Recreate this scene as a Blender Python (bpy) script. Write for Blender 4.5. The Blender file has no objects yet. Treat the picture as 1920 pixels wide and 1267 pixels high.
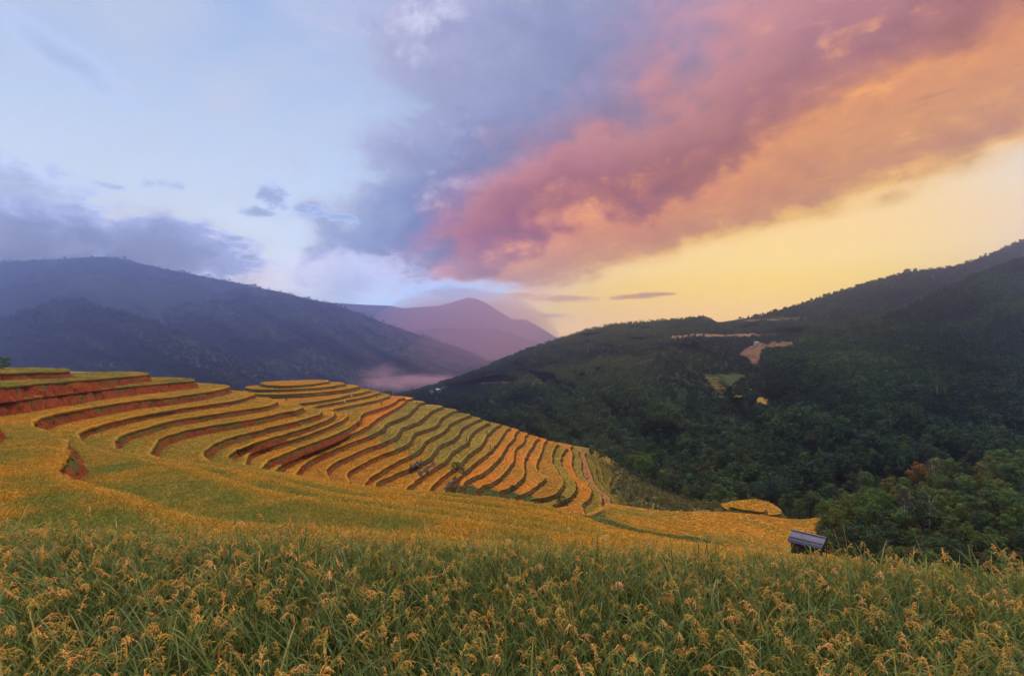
import bpy, math, random
import numpy as np
from mathutils import Vector, Matrix

sc = bpy.context.scene
R = math.radians
# ------------------------------------------------------------------ camera
F0, CX, CY, HZ = 960.0, 960.0, 633.5, 670.0        # focal length in photo pixels, centre, horizon row
PITCH = math.atan((HZ - CY) / F0)
cam_d = bpy.data.cameras.new('camera')
cam_d.sensor_width = 36.0
cam_d.lens = 18.0
cam_d.clip_start = 0.05
cam_d.clip_end = 60000.0
cam = bpy.data.objects.new('camera', cam_d)
sc.collection.objects.link(cam)
cam.location = (0, 0, 0)
cam.rotation_euler = (R(90) + PITCH, 0, 0)
sc.camera = cam
sc.render.resolution_x, sc.render.resolution_y = 1024, 675

# ------------------------------------------------------------------ light
def lin(c):
    r = []
    for v in c:
        v = v / 255.0
        r.append(v / 12.92 if v <= 0.04045 else ((v + 0.055) / 1.055) ** 2.4)
    return tuple(r)

SUN_AZ, SUN_EL = R(28), R(70)
sun_d = bpy.data.lights.new('sun', 'SUN')
sun_d.energy = 3.1
sun_d.color = (1.0, 0.76, 0.48)
sun_d.angle = R(36)
sun = bpy.data.objects.new('sun', sun_d)
sc.collection.objects.link(sun)
sdir = Vector((math.sin(SUN_AZ) * math.cos(SUN_EL), math.cos(SUN_AZ) * math.cos(SUN_EL), math.sin(SUN_EL)))
sun.rotation_euler = (-sdir).to_track_quat('-Z', 'Y').to_euler()

vs = sc.view_settings
sc.display_settings.display_device = 'sRGB'
vs.view_transform = 'Standard'
vs.look = 'None'
vs.exposure = 1.0
vs.gamma = 1.0
vs.use_curve_mapping = False
try:
    sc.cycles.use_denoising = True
    sc.cycles.max_bounces = 6
    sc.cycles.diffuse_bounces = 3
    sc.cycles.transmission_bounces = 3
    sc.cycles.volume_bounces = 3
    sc.cycles.transparent_max_bounces = 8
    sc.cycles.sample_clamp_indirect = 4.0
    sc.cycles.volume_step_rate = 2.0
except Exception:
    pass

# ---- node arithmetic
class N:
    """a node socket with arithmetic"""
    def __init__(s, nt, sock):
        s.nt, s.k = nt, sock
    def _m(s, op, *a, clamp=False):
        n = s.nt.nodes.new('ShaderNodeMath')
        n.operation = op
        n.use_clamp = clamp
        for i, v in enumerate((s,) + a):
            if isinstance(v, N):
                s.nt.links.new(v.k, n.inputs[i])
            else:
                n.inputs[i].default_value = float(v)
        return N(s.nt, n.outputs[0])
    def __add__(s, o): return s._m('ADD', o)
    def __radd__(s, o): return s._m('ADD', o)
    def __sub__(s, o): return s._m('SUBTRACT', o)
    def __rsub__(s, o): return (s * -1.0) + o
    def __mul__(s, o): return s._m('MULTIPLY', o)
    def __rmul__(s, o): return s._m('MULTIPLY', o)
    def __truediv__(s, o): return s._m('DIVIDE', o)
    def max(s, o): return s._m('MAXIMUM', o)
    def min(s, o): return s._m('MINIMUM', o)
    def clamp(s): return s._m('ADD', 0.0, clamp=True)
    def ss(s, a, b):
        n = s.nt.nodes.new('ShaderNodeMapRange')
        n.interpolation_type = 'SMOOTHSTEP'
        s.nt.links.new(s.k, n.inputs['Value'])
        n.inputs['From Min'].default_value = a
        n.inputs['From Max'].default_value = b
        return N(s.nt, n.outputs[0])

def vec(nt, x, y, z):
    n = nt.nodes.new('ShaderNodeCombineXYZ')
    for i, v in enumerate((x, y, z)):
        if isinstance(v, N):
            nt.links.new(v.k, n.inputs[i])
        else:
            n.inputs[i].default_value = v
    return N(nt, n.outputs[0])

def noise(nt, v, scale, detail=5.0, rough=0.55, dist=0.0, dim='3D'):
    n = nt.nodes.new('ShaderNodeTexNoise')
    n.noise_dimensions = dim
    if v is not None:
        nt.links.new(v.k, n.inputs['Vector'])
    n.inputs['Scale'].default_value = scale
    n.inputs['Detail'].default_value = detail
    n.inputs['Roughness'].default_value = rough
    n.inputs['Distortion'].default_value = dist
    return N(nt, n.outputs[0])

def mixc(nt, f, a, b, mode='MIX'):
    n = nt.nodes.new('ShaderNodeMix')
    n.data_type = 'RGBA'
    n.blend_type = mode
    n.clamp_factor = True
    for key, v in ((0, f), (6, a), (7, b)):
        if isinstance(v, N):
            nt.links.new(v.k, n.inputs[key])
        elif key == 0:
            n.inputs[0].default_value = v
        else:
            n.inputs[key].default_value = (v[0], v[1], v[2], 1.0)
    return N(nt, n.outputs[2])

def ramp(nt, f, stops):
    n = nt.nodes.new('ShaderNodeValToRGB')
    cr = n.color_ramp
    while len(cr.elements) < len(stops):
        cr.elements.new(0.5)
    for e, (p, c) in zip(cr.elements, stops):
        e.position = p
        e.color = (c[0], c[1], c[2], 1.0)
    nt.links.new(f.k, n.inputs[0])
    return N(nt, n.outputs[0])

# ------------------------------------------------------------------ sky
def hsv_w(c, v):
    n = wt.nodes.new('ShaderNodeHueSaturation')
    wt.links.new(c.k, n.inputs['Color']); wt.links.new(v.k, n.inputs['Value'])
    return N(wt, n.outputs[0])
world = bpy.data.worlds.new('World')
sc.world = world
world.use_nodes = True
wt = world.node_tree
wt.nodes.clear()
tc = wt.nodes.new('ShaderNodeTexCoord')
sep = wt.nodes.new('ShaderNodeSeparateXYZ')
wt.links.new(tc.outputs['Generated'], sep.inputs[0])
D = N(wt, tc.outputs['Generated'])
dx, dy, dz = (N(wt, sep.outputs[i]) for i in range(3))
dzp = dz.max(0.015)
# clear sky: blue away from the sunset, warm towards it
ang = dx * math.sin(R(24)) + dy * math.cos(R(24))
lowr = dz.ss(0.02, 0.62)
blue = ramp(wt, lowr, [(0.0, lin((222, 226, 240))), (0.35, lin((202, 218, 243))), (0.75, lin((182, 202, 234))), (1.0, lin((160, 184, 226)))])
warm = ramp(wt, lowr, [(0.0, lin((254, 188, 98))), (0.05, lin((254, 201, 128))), (0.14, lin((254, 214, 160))), (0.35, lin((253, 216, 174))), (1.0, lin((236, 214, 205)))])
clear = mixc(wt, (ang - dz * 0.12).ss(0.76, 0.935), blue, warm)
pink = (ang.ss(0.72, 0.90)) * (1.0 - ang.ss(0.90, 0.99)) * (1.0 - dz.ss(0.10, 0.30))
clear = mixc(wt, pink * 0.55, clear, lin((236, 196, 190)))
nish = wt.nodes.new('ShaderNodeTexSky')
nish.sky_type = 'NISHITA'
nish.sun_disc = False
nish.sun_elevation = R(4)
nish.sun_rotation = SUN_AZ
nish.altitude = 1200
nsk = N(wt, nish.outputs[0])
nmul = wt.nodes.new('ShaderNodeVectorMath')
nmul.operation = 'SCALE'
nmul.inputs['Scale'].default_value = 0.10
wt.links.new(nsk.k, nmul.inputs[0])
clear = mixc(wt, 0.03, clear, N(wt, nmul.outputs[0]))
# the big cloud sheet: a strip of cloud on a high plane running to a vanishing point on the horizon
VX = -0.375
X = dx / dzp
Y = dy / dzp
s = X - Y * VX
lnY = ((X * X + Y * Y).max(0.02))._m('LOGARITHM', math.e) * 0.5
dv = vec(wt, dx * 1.0, dy * 1.0, dz * 1.5)
nA = noise(wt, dv, 3.2, 7.0, 0.58, 0.35) - 0.5
sv = vec(wt, s.min(8.0).max(-8.0) * 1.0, lnY * 2.3, 0.0)
nS = noise(wt, sv, 1.7, 7.0, 0.56, 0.5) - 0.5          # streaks along the strip
nB = noise(wt, dv, 9.0, 6.0, 0.6, 0.3) - 0.5
nS2 = noise(wt, sv, 5.5, 7.0, 0.6, 0.6) - 0.5
nF = noise(wt, dv, 22.0, 6.0, 0.62, 0.3) - 0.5
nL = noise(wt, vec(wt, dx + 3.1, dy, dz * 1.6), 2.1, 3.0, 0.5, 0.4) - 0.5
idz = dzp.max(0.05)._m('POWER', -1.0)
sn = s + (nL * 0.35 + nA * 0.62 + nB * 0.42 + nF * 0.16) * idz * 0.9 + nS * 0.25 + nS2 * 0.10
mleft = (s + (nL * 0.75 + nA * 0.45 + nB * 0.28 + nF * 0.12) * idz * 0.9).ss(-0.04, 0.30)
mright = 1.0 - (s + (nA * 0.30 + nB * 0.16 + nF * 0.05) * idz * 0.9 + nS * 0.5).ss(3.1, 3.75)
mfar = (dz + nA * 0.07 + nS * 0.03 + nB * 0.03).ss(0.10, 0.14)
sheet = mleft * mright * mfar
t = ((sn + 0.2) / 4.2).clamp()
def P(v): return (v + 0.2) / 4.2
front = ang.ss(-0.2, 0.55)
scol = ramp(wt, t, [(P(-0.1), lin((198, 204, 230))), (P(0.25), lin((168, 173, 207))), (P(0.7), lin((146, 147, 183))),
                    (P(1.02), lin((164, 136, 164))), (P(1.3), lin((192, 132, 138))), (P(1.62), lin((166, 112, 126))),
                    (P(1.9), lin((180, 120, 120))), (P(2.2), lin((218, 148, 106))), (P(2.6), lin((208, 146, 108))),
                    (P(3.0), lin((204, 146, 106))), (P(3.5), lin((240, 186, 126)))])
scol = mixc(wt, (nS2 * 0.5 + nB * 1.0 + nS * 0.4 + nF * 0.3).ss(0.05, 0.30) * s.ss(1.0, 1.5) * 0.62, scol, lin((238, 168, 112)))
scol = mixc(wt, (nS * -0.5 + nS2 * -0.5 + nB * 0.9 + nF * 0.4).ss(0.06, 0.28) * s.ss(1.2, 2.0) * 0.6, scol, lin((160, 108, 112)))
scol = mixc(wt, (nS2 + nA * 0.6).ss(0.08, 0.3) * s.ss(2.5, 3.2) * 0.8, scol, lin((250, 206, 150)))
scol = mixc(wt, (nA + nB * 0.9 + nF * 0.3).ss(0.04, 0.26) * (1.0 - s.ss(0.6, 1.1)) * 0.6, scol, lin((200, 200, 222)))
scol = mixc(wt, (nA * -1.0 + nB * 0.7).ss(0.04, 0.24) * (1.0 - s.ss(0.8, 1.4)) * 0.6, scol, lin((134, 142, 182)))
scol = mixc(wt, (nB + nF * 0.6).ss(0.12, 0.3) * (1.0 - s.ss(0.2, 0.6)) * 0.35, scol, lin((222, 220, 230)))
lowp = (1.0 - dz.ss(0.13, 0.26)) * s.ss(0.2, 0.9)
scol = mixc(wt, lowp * 0.6, scol, lin((222, 174, 170)))
bil = (nB * 0.75 + nF * 0.6 + nA * 0.5).ss(-0.45, 0.45) * 0.50 + 0.75
scol = hsv_w(scol, bil)
scol = mixc(wt, front, lin((150, 152, 184)), scol)
sky = mixc(wt, sheet * 0.96, clear, scol)
veil = (nA * 1.2 + nB * 0.6 + nL * 0.5).ss(-0.16, 0.36) * (1.0 - sheet) * (1.0 - ang.ss(0.80, 0.93))
sky = mixc(wt, veil * 0.8, sky, lin((198, 203, 224)))
# separate small clouds low over the mountains
az = dx._m('ARCTAN2', dy)
el = dz._m('ARCSINE')
def gauss(px, py, rx, ry, rot=0.0):
    a0 = math.atan((px - CX) / F0)
    h = math.hypot(F0, px - CX)
    e0 = math.atan((HZ - py) / h)
    sx = rx / h * math.cos(a0)
    sy = ry / h
    a = az - a0
    e = el - e0
    if rot:
        a, e = a * math.cos(rot) + e * math.sin(rot), e * math.cos(rot) - a * math.sin(rot)
    a = a / sx
    e = e / sy
    return ((a * a + e * e) * -1.0)._m('EXPONENT')
cv = vec(wt, az * 1.0, el * 1.9, 0.0)
nC = noise(wt, cv, 14.0, 8.0, 0.66, 0.3) - 0.5
nE = noise(wt, cv, 40.0, 6.0, 0.6, 0.2) - 0.5
nD = noise(wt, cv, 4.0, 4.0, 0.5, 0.2) - 0.5
def add_cloud(sky, blobs, col, thr=(0.38, 0.62), amt=0.9, k=1.5):
    g = None
    for b in blobs:
        q = gauss(*b)
        g = q if g is None else g.max(q)
    f = g * 0.8 + nC * k * 1.45 + nE * k * 0.45 + nD * 0.4
    m = f.ss(thr[0], thr[0] + (thr[1] - thr[0]) * 0.75) * g.ss(0.02, 0.35)
    rim = mixc(wt, f.ss(thr[0] + 0.02, thr[1] + 0.3), tuple(min(1.0, c * 1.35 + 0.05) for c in col), col)
    return mixc(wt, m * amt, sky, rim)
sky = add_cloud(sky, [(110, 100, 190, 34, -0.42)], lin((162, 178, 212)), (0.2, 0.9), 0.75, 0.5)
sky = add_cloud(sky, [(560, 560, 260, 34), (420, 520, 190, 34), (660, 520, 140, 55), (840, 545, 150, 22)], lin((196, 194, 220)), (0.10, 0.85), 0.85, 0.9)
sky = add_cloud(sky, [(30, 350, 160, 58), (110, 400, 120, 40)], lin((162, 176, 216)), (0.20, 0.62), 0.8, 1.2)
sky = add_cloud(sky, [(190, 465, 280, 60), (40, 452, 200, 66), (330, 476, 140, 56), (-250, 440, 300, 80)], lin((142, 155, 202)), (0.12, 0.50), 0.97, 1.0)
sky = add_cloud(sky, [(300, 345, 75, 13), (200, 345, 60, 11)], lin((168, 184, 216)), (0.36, 0.9), 0.8, 2.0)
sky = add_cloud(sky, [(510, 365, 45, 24), (560, 385, 75, 18), (480, 395, 50, 10), (640, 405, 40, 9)], lin((156, 172, 210)), (0.34, 0.78), 0.9, 2.0)
sky = add_cloud(sky, [(430, 442, 50, 14), (460, 480, 30, 10)], lin((160, 174, 212)), (0.45, 0.7), 0.8)
sky = add_cloud(sky, [(1195, 555, 80, 7, 0.05), (1240, 551, 40, 5)], lin((196, 142, 112)), (0.36, 0.6), 0.85, 0.8)
sky = add_cloud(sky, [(1050, 560, 120, 9), (990, 553, 60, 10), (1030, 592, 50, 6)], lin((214, 162, 138)), (0.36, 0.62), 0.75, 0.8)
# the colours above are those seen through the valley air; the sky itself, beyond that air, is what gives them
HAZE_D, HAZE_TOP = 0.00031, 640.0
Tr = (((dz.max(0.055)._m('POWER', -1.0)) * (-HAZE_D * HAZE_TOP)))._m('EXPONENT')
warm_air = ramp(wt, dz, [(0.08, (0.64, 0.36, 0.33)), (0.22, (0.52, 0.37, 0.44)), (0.42, (0.42, 0.32, 0.46))])
air = mixc(wt, ang.ss(0.58, 0.93), (0.30, 0.38, 0.73), warm_air)
def vmath(op, a, b):
    n = wt.nodes.new('ShaderNodeVectorMath'); n.operation = op
    for i, v in enumerate((a, b)):
        if isinstance(v, N): wt.links.new(v.k, n.inputs[i])
        else: n.inputs[i].default_value = v
    return N(wt, n.outputs[0])
def vscale(a, f):
    n = wt.nodes.new('ShaderNodeVectorMath'); n.operation = 'SCALE'
    wt.links.new(a.k, n.inputs[0]); wt.links.new(f.k, n.inputs['Scale'])
    return N(wt, n.outputs[0])
sky = vscale(vmath('SUBTRACT', sky, vscale(air, 1.0 - Tr)), Tr._m('POWER', -1.0))
sky = vmath('MAXIMUM', sky, (0.012, 0.012, 0.012))
bg = wt.nodes.new('ShaderNodeBackground')
wt.links.new(sky.k, bg.inputs['Color'])
bg.inputs['Strength'].default_value = 0.5
wo = wt.nodes.new('ShaderNodeOutputWorld')
wt.links.new(bg.outputs[0], wo.inputs['Surface'])

# ------------------------------------------------------------------ helpers
col = sc.collection
rng = np.random.default_rng(7)
random.seed(7)

def tag(o, label=None, cat=None, group=None, kind=None):
    if label: o['label'] = label
    if cat: o['category'] = cat
    if group: o['group'] = group
    if kind: o['kind'] = kind
    return o

def mkmesh(name, V, F, smooth=True):
    """mesh from an (n,3) array and an (m,3) / (m,4) array or a list of polygons"""
    me = bpy.data.meshes.new(name)
    V = np.asarray(V, dtype=np.float64).reshape(-1, 3)
    if isinstance(F, np.ndarray):
        m, k = F.shape
        me.vertices.add(len(V))
        me.vertices.foreach_set('co', V.astype(np.float32).ravel())
        me.loops.add(m * k)
        me.loops.foreach_set('vertex_index', F.astype(np.int32).ravel())
        me.polygons.add(m)
        me.polygons.foreach_set('loop_start', np.arange(0, m * k, k, dtype=np.int32))
        me.polygons.foreach_set('loop_total', np.full(m, k, dtype=np.int32))
        me.update(calc_edges=True)
    else:
        me.from_pydata(V.tolist(), [], F)
        me.update()
    if smooth and len(me.polygons):
        me.polygons.foreach_set('use_smooth', np.ones(len(me.polygons), dtype=bool))
    return me

def link(name, data, mat=None, parent=None):
    o = bpy.data.objects.new(name, data)
    col.objects.link(o)
    if mat is not None:
        data.materials.append(mat)
    if parent is not None:
        o.parent = parent
    return o

def empty(name, loc=(0, 0, 0), rz=0.0):
    o = bpy.data.objects.new(name, None)
    col.objects.link(o)
    o.location = loc
    o.rotation_euler = (0, 0, rz)
    o.empty_display_size = 0.3
    return o

def setcol(me, name, C):
    a = me.color_attributes.new(name, 'FLOAT_COLOR', 'POINT')
    C = np.asarray(C, dtype=np.float32)
    if C.ndim == 1:
        C = np.repeat(C[:, None], 3, axis=1)
    C4 = np.concatenate([C, np.ones((len(C), 1), np.float32)], axis=1)
    a.data.foreach_set('color', C4.ravel())

def _hash(ix, iy, seed):
    h = (ix.astype(np.int64) * 374761393 + iy.astype(np.int64) * 668265263 + seed * 974711) & 0x7fffffff
    h = ((h ^ (h >> 13)) * 1274126177) & 0x7fffffff
    h = h ^ (h >> 16)
    return (h & 0xffff) / 65535.0

def vnoise(x, y, seed=0):
    x = np.asarray(x, float); y = np.asarray(y, float)
    ix = np.floor(x); iy = np.floor(y)
    fx = x - ix; fy = y - iy
    fx = fx * fx * (3 - 2 * fx); fy = fy * fy * (3 - 2 * fy)
    a = _hash(ix, iy, seed); b = _hash(ix + 1, iy, seed)
    c = _hash(ix, iy + 1, seed); d = _hash(ix + 1, iy + 1, seed)
    return (a + (b - a) * fx) * (1 - fy) + (c + (d - c) * fx) * fy - 0.5

def fbm(x, y, oct=4, seed=0, gain=0.5):
    r = 0.0; a = 1.0
    for i in range(oct):
        r = r + a * vnoise(x * 2 ** i + 17.3 * i, y * 2 ** i - 9.1 * i, seed + i)
        a *= gain
    return r

cP, sP = math.cos(PITCH), math.sin(PITCH)
def ray(px, py):
    """direction through a point of the photograph, scaled to unit forward (Y) distance"""
    a = (np.asarray(px, float) - CX) / F0
    b = (CY - np.asarray(py, float)) / F0
    x, y, z = a, cP - b * sP, sP + b * cP
    return x / y, z / y
def on_level(px, py, d):
    """where the sight line meets the level d metres below the eye"""
    x, z = ray(px, py)
    Yd = -d / z
    return x * Yd, Yd
def at(px, py, Yd):
    x, z = ray(px, py)
    return np.array([x * Yd, Yd + 0 * x, z * Yd])
def proj(Xw, Yw, Zw):
    """photo pixel of a world point"""
    dep = Yw * cP + Zw * sP
    b = (-Yw * sP + Zw * cP) / dep
    return CX + F0 * Xw / dep, CY - F0 * b

# ------------------------------------------------------------------ materials
def newmat(name):
    m = bpy.data.materials.new(name)
    m.use_nodes = True
    nt = m.node_tree
    nt.nodes.clear()
    out = nt.nodes.new('ShaderNodeOutputMaterial')
    return m, nt, out

def attr(nt, name, kind='GEOMETRY'):
    n = nt.nodes.new('ShaderNodeAttribute')
    n.attribute_name = name
    n.attribute_type = kind
    return N(nt, n.outputs['Color']), N(nt, n.outputs['Fac'])

def objco(nt):
    n = nt.nodes.new('ShaderNodeTexCoord')
    return N(nt, n.outputs['Object'])
def worldpos(nt):
    n = nt.nodes.new('ShaderNodeNewGeometry')
    return N(nt, n.outputs['Position'])
def objrand(nt):
    n = nt.nodes.new('ShaderNodeObjectInfo')
    return N(nt, n.outputs['Random'])

def surf(nt, out, color, rough=0.85, spec=0.15, bump=None, bstr=0.3, bdist=0.1, trans=0.0):
    p = nt.nodes.new('ShaderNodeBsdfPrincipled')
    if isinstance(color, N):
        nt.links.new(color.k, p.inputs['Base Color'])
    else:
        p.inputs['Base Color'].default_value = (color[0], color[1], color[2], 1)
    p.inputs['Roughness'].default_value = rough
    p.inputs['Specular IOR Level'].default_value = spec
    if bump is not None:
        b = nt.nodes.new('ShaderNodeBump')
        b.inputs['Strength'].default_value = bstr
        b.inputs['Distance'].default_value = bdist
        nt.links.new(bump.k, b.inputs['Height'])
        nt.links.new(b.outputs[0], p.inputs['Normal'])
    sh = p.outputs[0]
    if trans > 0:
        tr = nt.nodes.new('ShaderNodeBsdfTranslucent')
        if isinstance(color, N):
            nt.links.new(color.k, tr.inputs['Color'])
        else:
            tr.inputs['Color'].default_value = (color[0], color[1], color[2], 1)
        mx = nt.nodes.new('ShaderNodeMixShader')
        mx.inputs[0].default_value = trans
        nt.links.new(sh, mx.inputs[1])
        nt.links.new(tr.outputs[0], mx.inputs[2])
        sh = mx.outputs[0]
    nt.links.new(sh, out.inputs['Surface'])

def hsv(nt, c, h=None, s=None, v=None):
    n = nt.nodes.new('ShaderNodeHueSaturation')
    nt.links.new(c.k, n.inputs['Color'])
    for key, q in (('Hue', h), ('Saturation', s), ('Value', v)):
        if q is None: continue
        if isinstance(q, N): nt.links.new(q.k, n.inputs[key])
        else: n.inputs[key].default_value = q
    return N(nt, n.outputs[0])

# rice canopy (surface under the tufts)
M = {}
m, nt, out = newmat('rice_canopy')
c, _ = attr(nt, 'tint')
wp = worldpos(nt)
n1 = noise(nt, wp, 3.5, 6, 0.7)
n2 = noise(nt, wp, 0.25, 3, 0.5)
c = hsv(nt, c, v=n1 * 0.7 + n2 * 0.5 + 0.35)
surf(nt, out, c, 0.9, 0.08, n1, 1.0, 0.35)
M['canopy'] = m
# rice tufts (instanced)
m, nt, out = newmat('rice_tuft')
ti, _ = attr(nt, 'tint', 'INSTANCER')
_, sh = attr(nt, 'ear')
leaf = mixc(nt, 0.62, ti, (0.10, 0.15, 0.03))
c = mixc(nt, sh, leaf, ti)
_, rv = attr(nt, 'var')
c = hsv(nt, c, v=rv * 0.5 + 0.75)
surf(nt, out, c, 0.7, 0.2, trans=0.38)
M['tuft'] = m
# red earth banks
m, nt, out = newmat('red_earth')
_, rd = attr(nt, 'red')
_, gr = attr(nt, 'grassy')
wp = worldpos(nt)
sxyz = nt.nodes.new('ShaderNodeSeparateXYZ'); nt.links.new(wp.k, sxyz.inputs[0])
wz = vec(nt, N(nt, sxyz.outputs[0]), N(nt, sxyz.outputs[1]), N(nt, sxyz.outputs[2]) * 0.3)
n1 = noise(nt, wz, 1.3, 7, 0.68, 0.3)
n2 = noise(nt, wp, 0.18, 4, 0.6)
n3 = noise(nt, wz, 5.0, 5, 0.7)
soil = ramp(nt, (n1 * 0.8 + n3 * 0.35 - 0.08), [(0.25, (0.075, 0.026, 0.013)), (0.45, (0.15, 0.036, 0.012)), (0.62, (0.27, 0.058, 0.015)), (0.8, (0.36, 0.095, 0.03))])
soil = mixc(nt, rd, hsv(nt, soil, s=0.9, v=0.30), soil)
grs = ramp(nt, n3, [(0.3, (0.035, 0.042, 0.014)), (0.6, (0.10, 0.085, 0.026)), (0.8, (0.17, 0.12, 0.045))])
gm = (gr + (n2 - 0.5) * 2.2 + (n1 - 0.5) * 1.4).ss(0.42, 0.66)
surf(nt, out, mixc(nt, gm, soil, grs), 0.95, 0.06, n1 * 0.8 + n3 * 0.6, 1.0, 0.5)
M['earth'] = m

def simple(name, colr, rough=0.8, spec=0.2, var=0.25, scale=3.0, trans=0.0, bs=0.3, bd=0.05):
    m, nt, out = newmat(name)
    oc = objco(nt)
    n = noise(nt, oc, scale, 5, 0.6)
    rgb = nt.nodes.new('ShaderNodeRGB')
    rgb.outputs[0].default_value = (*colr, 1)
    c = hsv(nt, N(nt, rgb.outputs[0]), v=n * (2 * var) + (1 - var))
    surf(nt, out, c, rough, spec, n, bs, bd, trans)
    M[name] = m
    return m
# ------------------------------------------------------------------ rice terraces
# every terrace is one bench: its crop edge was surveyed as a line on its own level (depth below the eye)
def z1(*p): return [(x / 5.278, 680 + y / 5.278) for x, y in p]
def z2(*p): return [(240 + x / 6.0, 690 + y / 6.0) for x, y in p]
def z3(*p): return [(440 + x / 7.0375, 700 + y / 7.0375) for x, y in p]
def z4(*p): return [(600 + x / 7.0375, 720 + y / 7.0375) for x, y in p]
def z5(*p): return [(740 + x / 7.0375, 740 + y / 7.0375) for x, y in p]
def z6(*p): return [(940 + x / 7.0375, 790 + y / 7.0375) for x, y in p]

dep = {1: 2.6, 2: 4.4, 3: 6.8, 4: 9.6, 5: 12.0, 6: 13.5, 7: 15.2, 8: 17.2, 9: 19.0, 10: 20.7, 11: 22.3, 12: 24.2, 13: 26.0,
       14: 27.8, 15: 29.6, 16: 31.3, 17: 33.0, 18: 34.7, 19: 36.4, 20: 38.1, 21: 39.7, 22: 41.4, 23: 43.0, 24: 44.7, 25: 46.3,
       26: 48.0, 27: 49.6, 28: 51.2, 29: 52.8, 30: 54.3, 31: 55.8, 32: 57.2, 33: 58.6, 34: 60.0}
FS = {   # near slope, from the right-hand side round to the bowl at the left: plan points first, then photo points
 1: ([(16, -40), (15, 0), (12.5, 4.6)], [(1920, 1046), (1700, 1034), (1500, 1024), (1300, 1014), (1100, 1006), (900, 1000), (700, 996), (500, 991), (300, 988), (120, 984), (0, 980), (-200, 960), (-420, 930)]),
 2: ([(21, -40), (20, 0), (14, 10), (6, 12), (0, 12.6), (-8, 13), (-18, 14.5), (-34, 22), (-58, 36), (-84, 55), (-92, 72)], []),
 3: ([(26, -40), (25, 4), (18, 14.5), (8, 17.5), (0, 18.2), (-8, 18.6), (-22, 21), (-38, 31), (-52, 43), (-58, 50), (-57.5, 55), (-60, 60), (-70, 68), (-80, 76)], []),
 4: ([(30, -40), (30, 0), (26, 14), (17, 21.5)], [(1100, 1030), (900, 1008), (640, 987), (567, 980), (467, 976), (400, 969), (333, 956), (283, 938), (233, 920), (160, 902), (131, 894), (114, 886), (106, 878), (115.6, 866), (127, 849), (131, 832), (127, 819), (110, 811), (85, 802), (64, 795)]),
 5: ([(35, -42), (35, 2), (31, 16), (22, 27)], [(1120, 1006), (1000, 988), (870, 970), (740, 951), (633, 937), (500, 916), (433, 895), (377, 877), (320, 864), (250, 851), (200, 840), (170.5, 831), (161, 825), (150, 816)]),
 6: ([(39, -44), (39, 4), (35, 18), (26, 31)], [(1150, 1005), (1000, 973), (870, 955), (740, 937), (633, 922), (500, 892), (467, 881), (400, 869.5), (340, 861), (283, 852), (240, 843), (220, 838)]),
 7: ([(43, -46), (43, 6), (39, 22), (30, 36)], [(1170, 1004), (1000, 959), (870, 941), (740, 926), (633, 909), (560, 891), (500, 881), (440, 874), (400, 868), (340, 860), (300, 853)]),
 8: ([(47, -48), (47, 8), (43, 26), (34, 42)], [(1190, 1004), (1082, 968), (983, 945), (870, 930), (740, 918), (633, 903), (560, 888), (500, 879), (450, 873), (415, 866), (398, 861)]),
 9: ([(51, -50), (51, 10), (47, 30), (38, 47)], [(1200, 1002), (1082, 961), (1031, 947), (983, 936), (940, 931), (870, 921), (740, 913), (633, 899), (560, 886.5), (500, 877), (465, 869), (442, 862)]),
}
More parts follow.
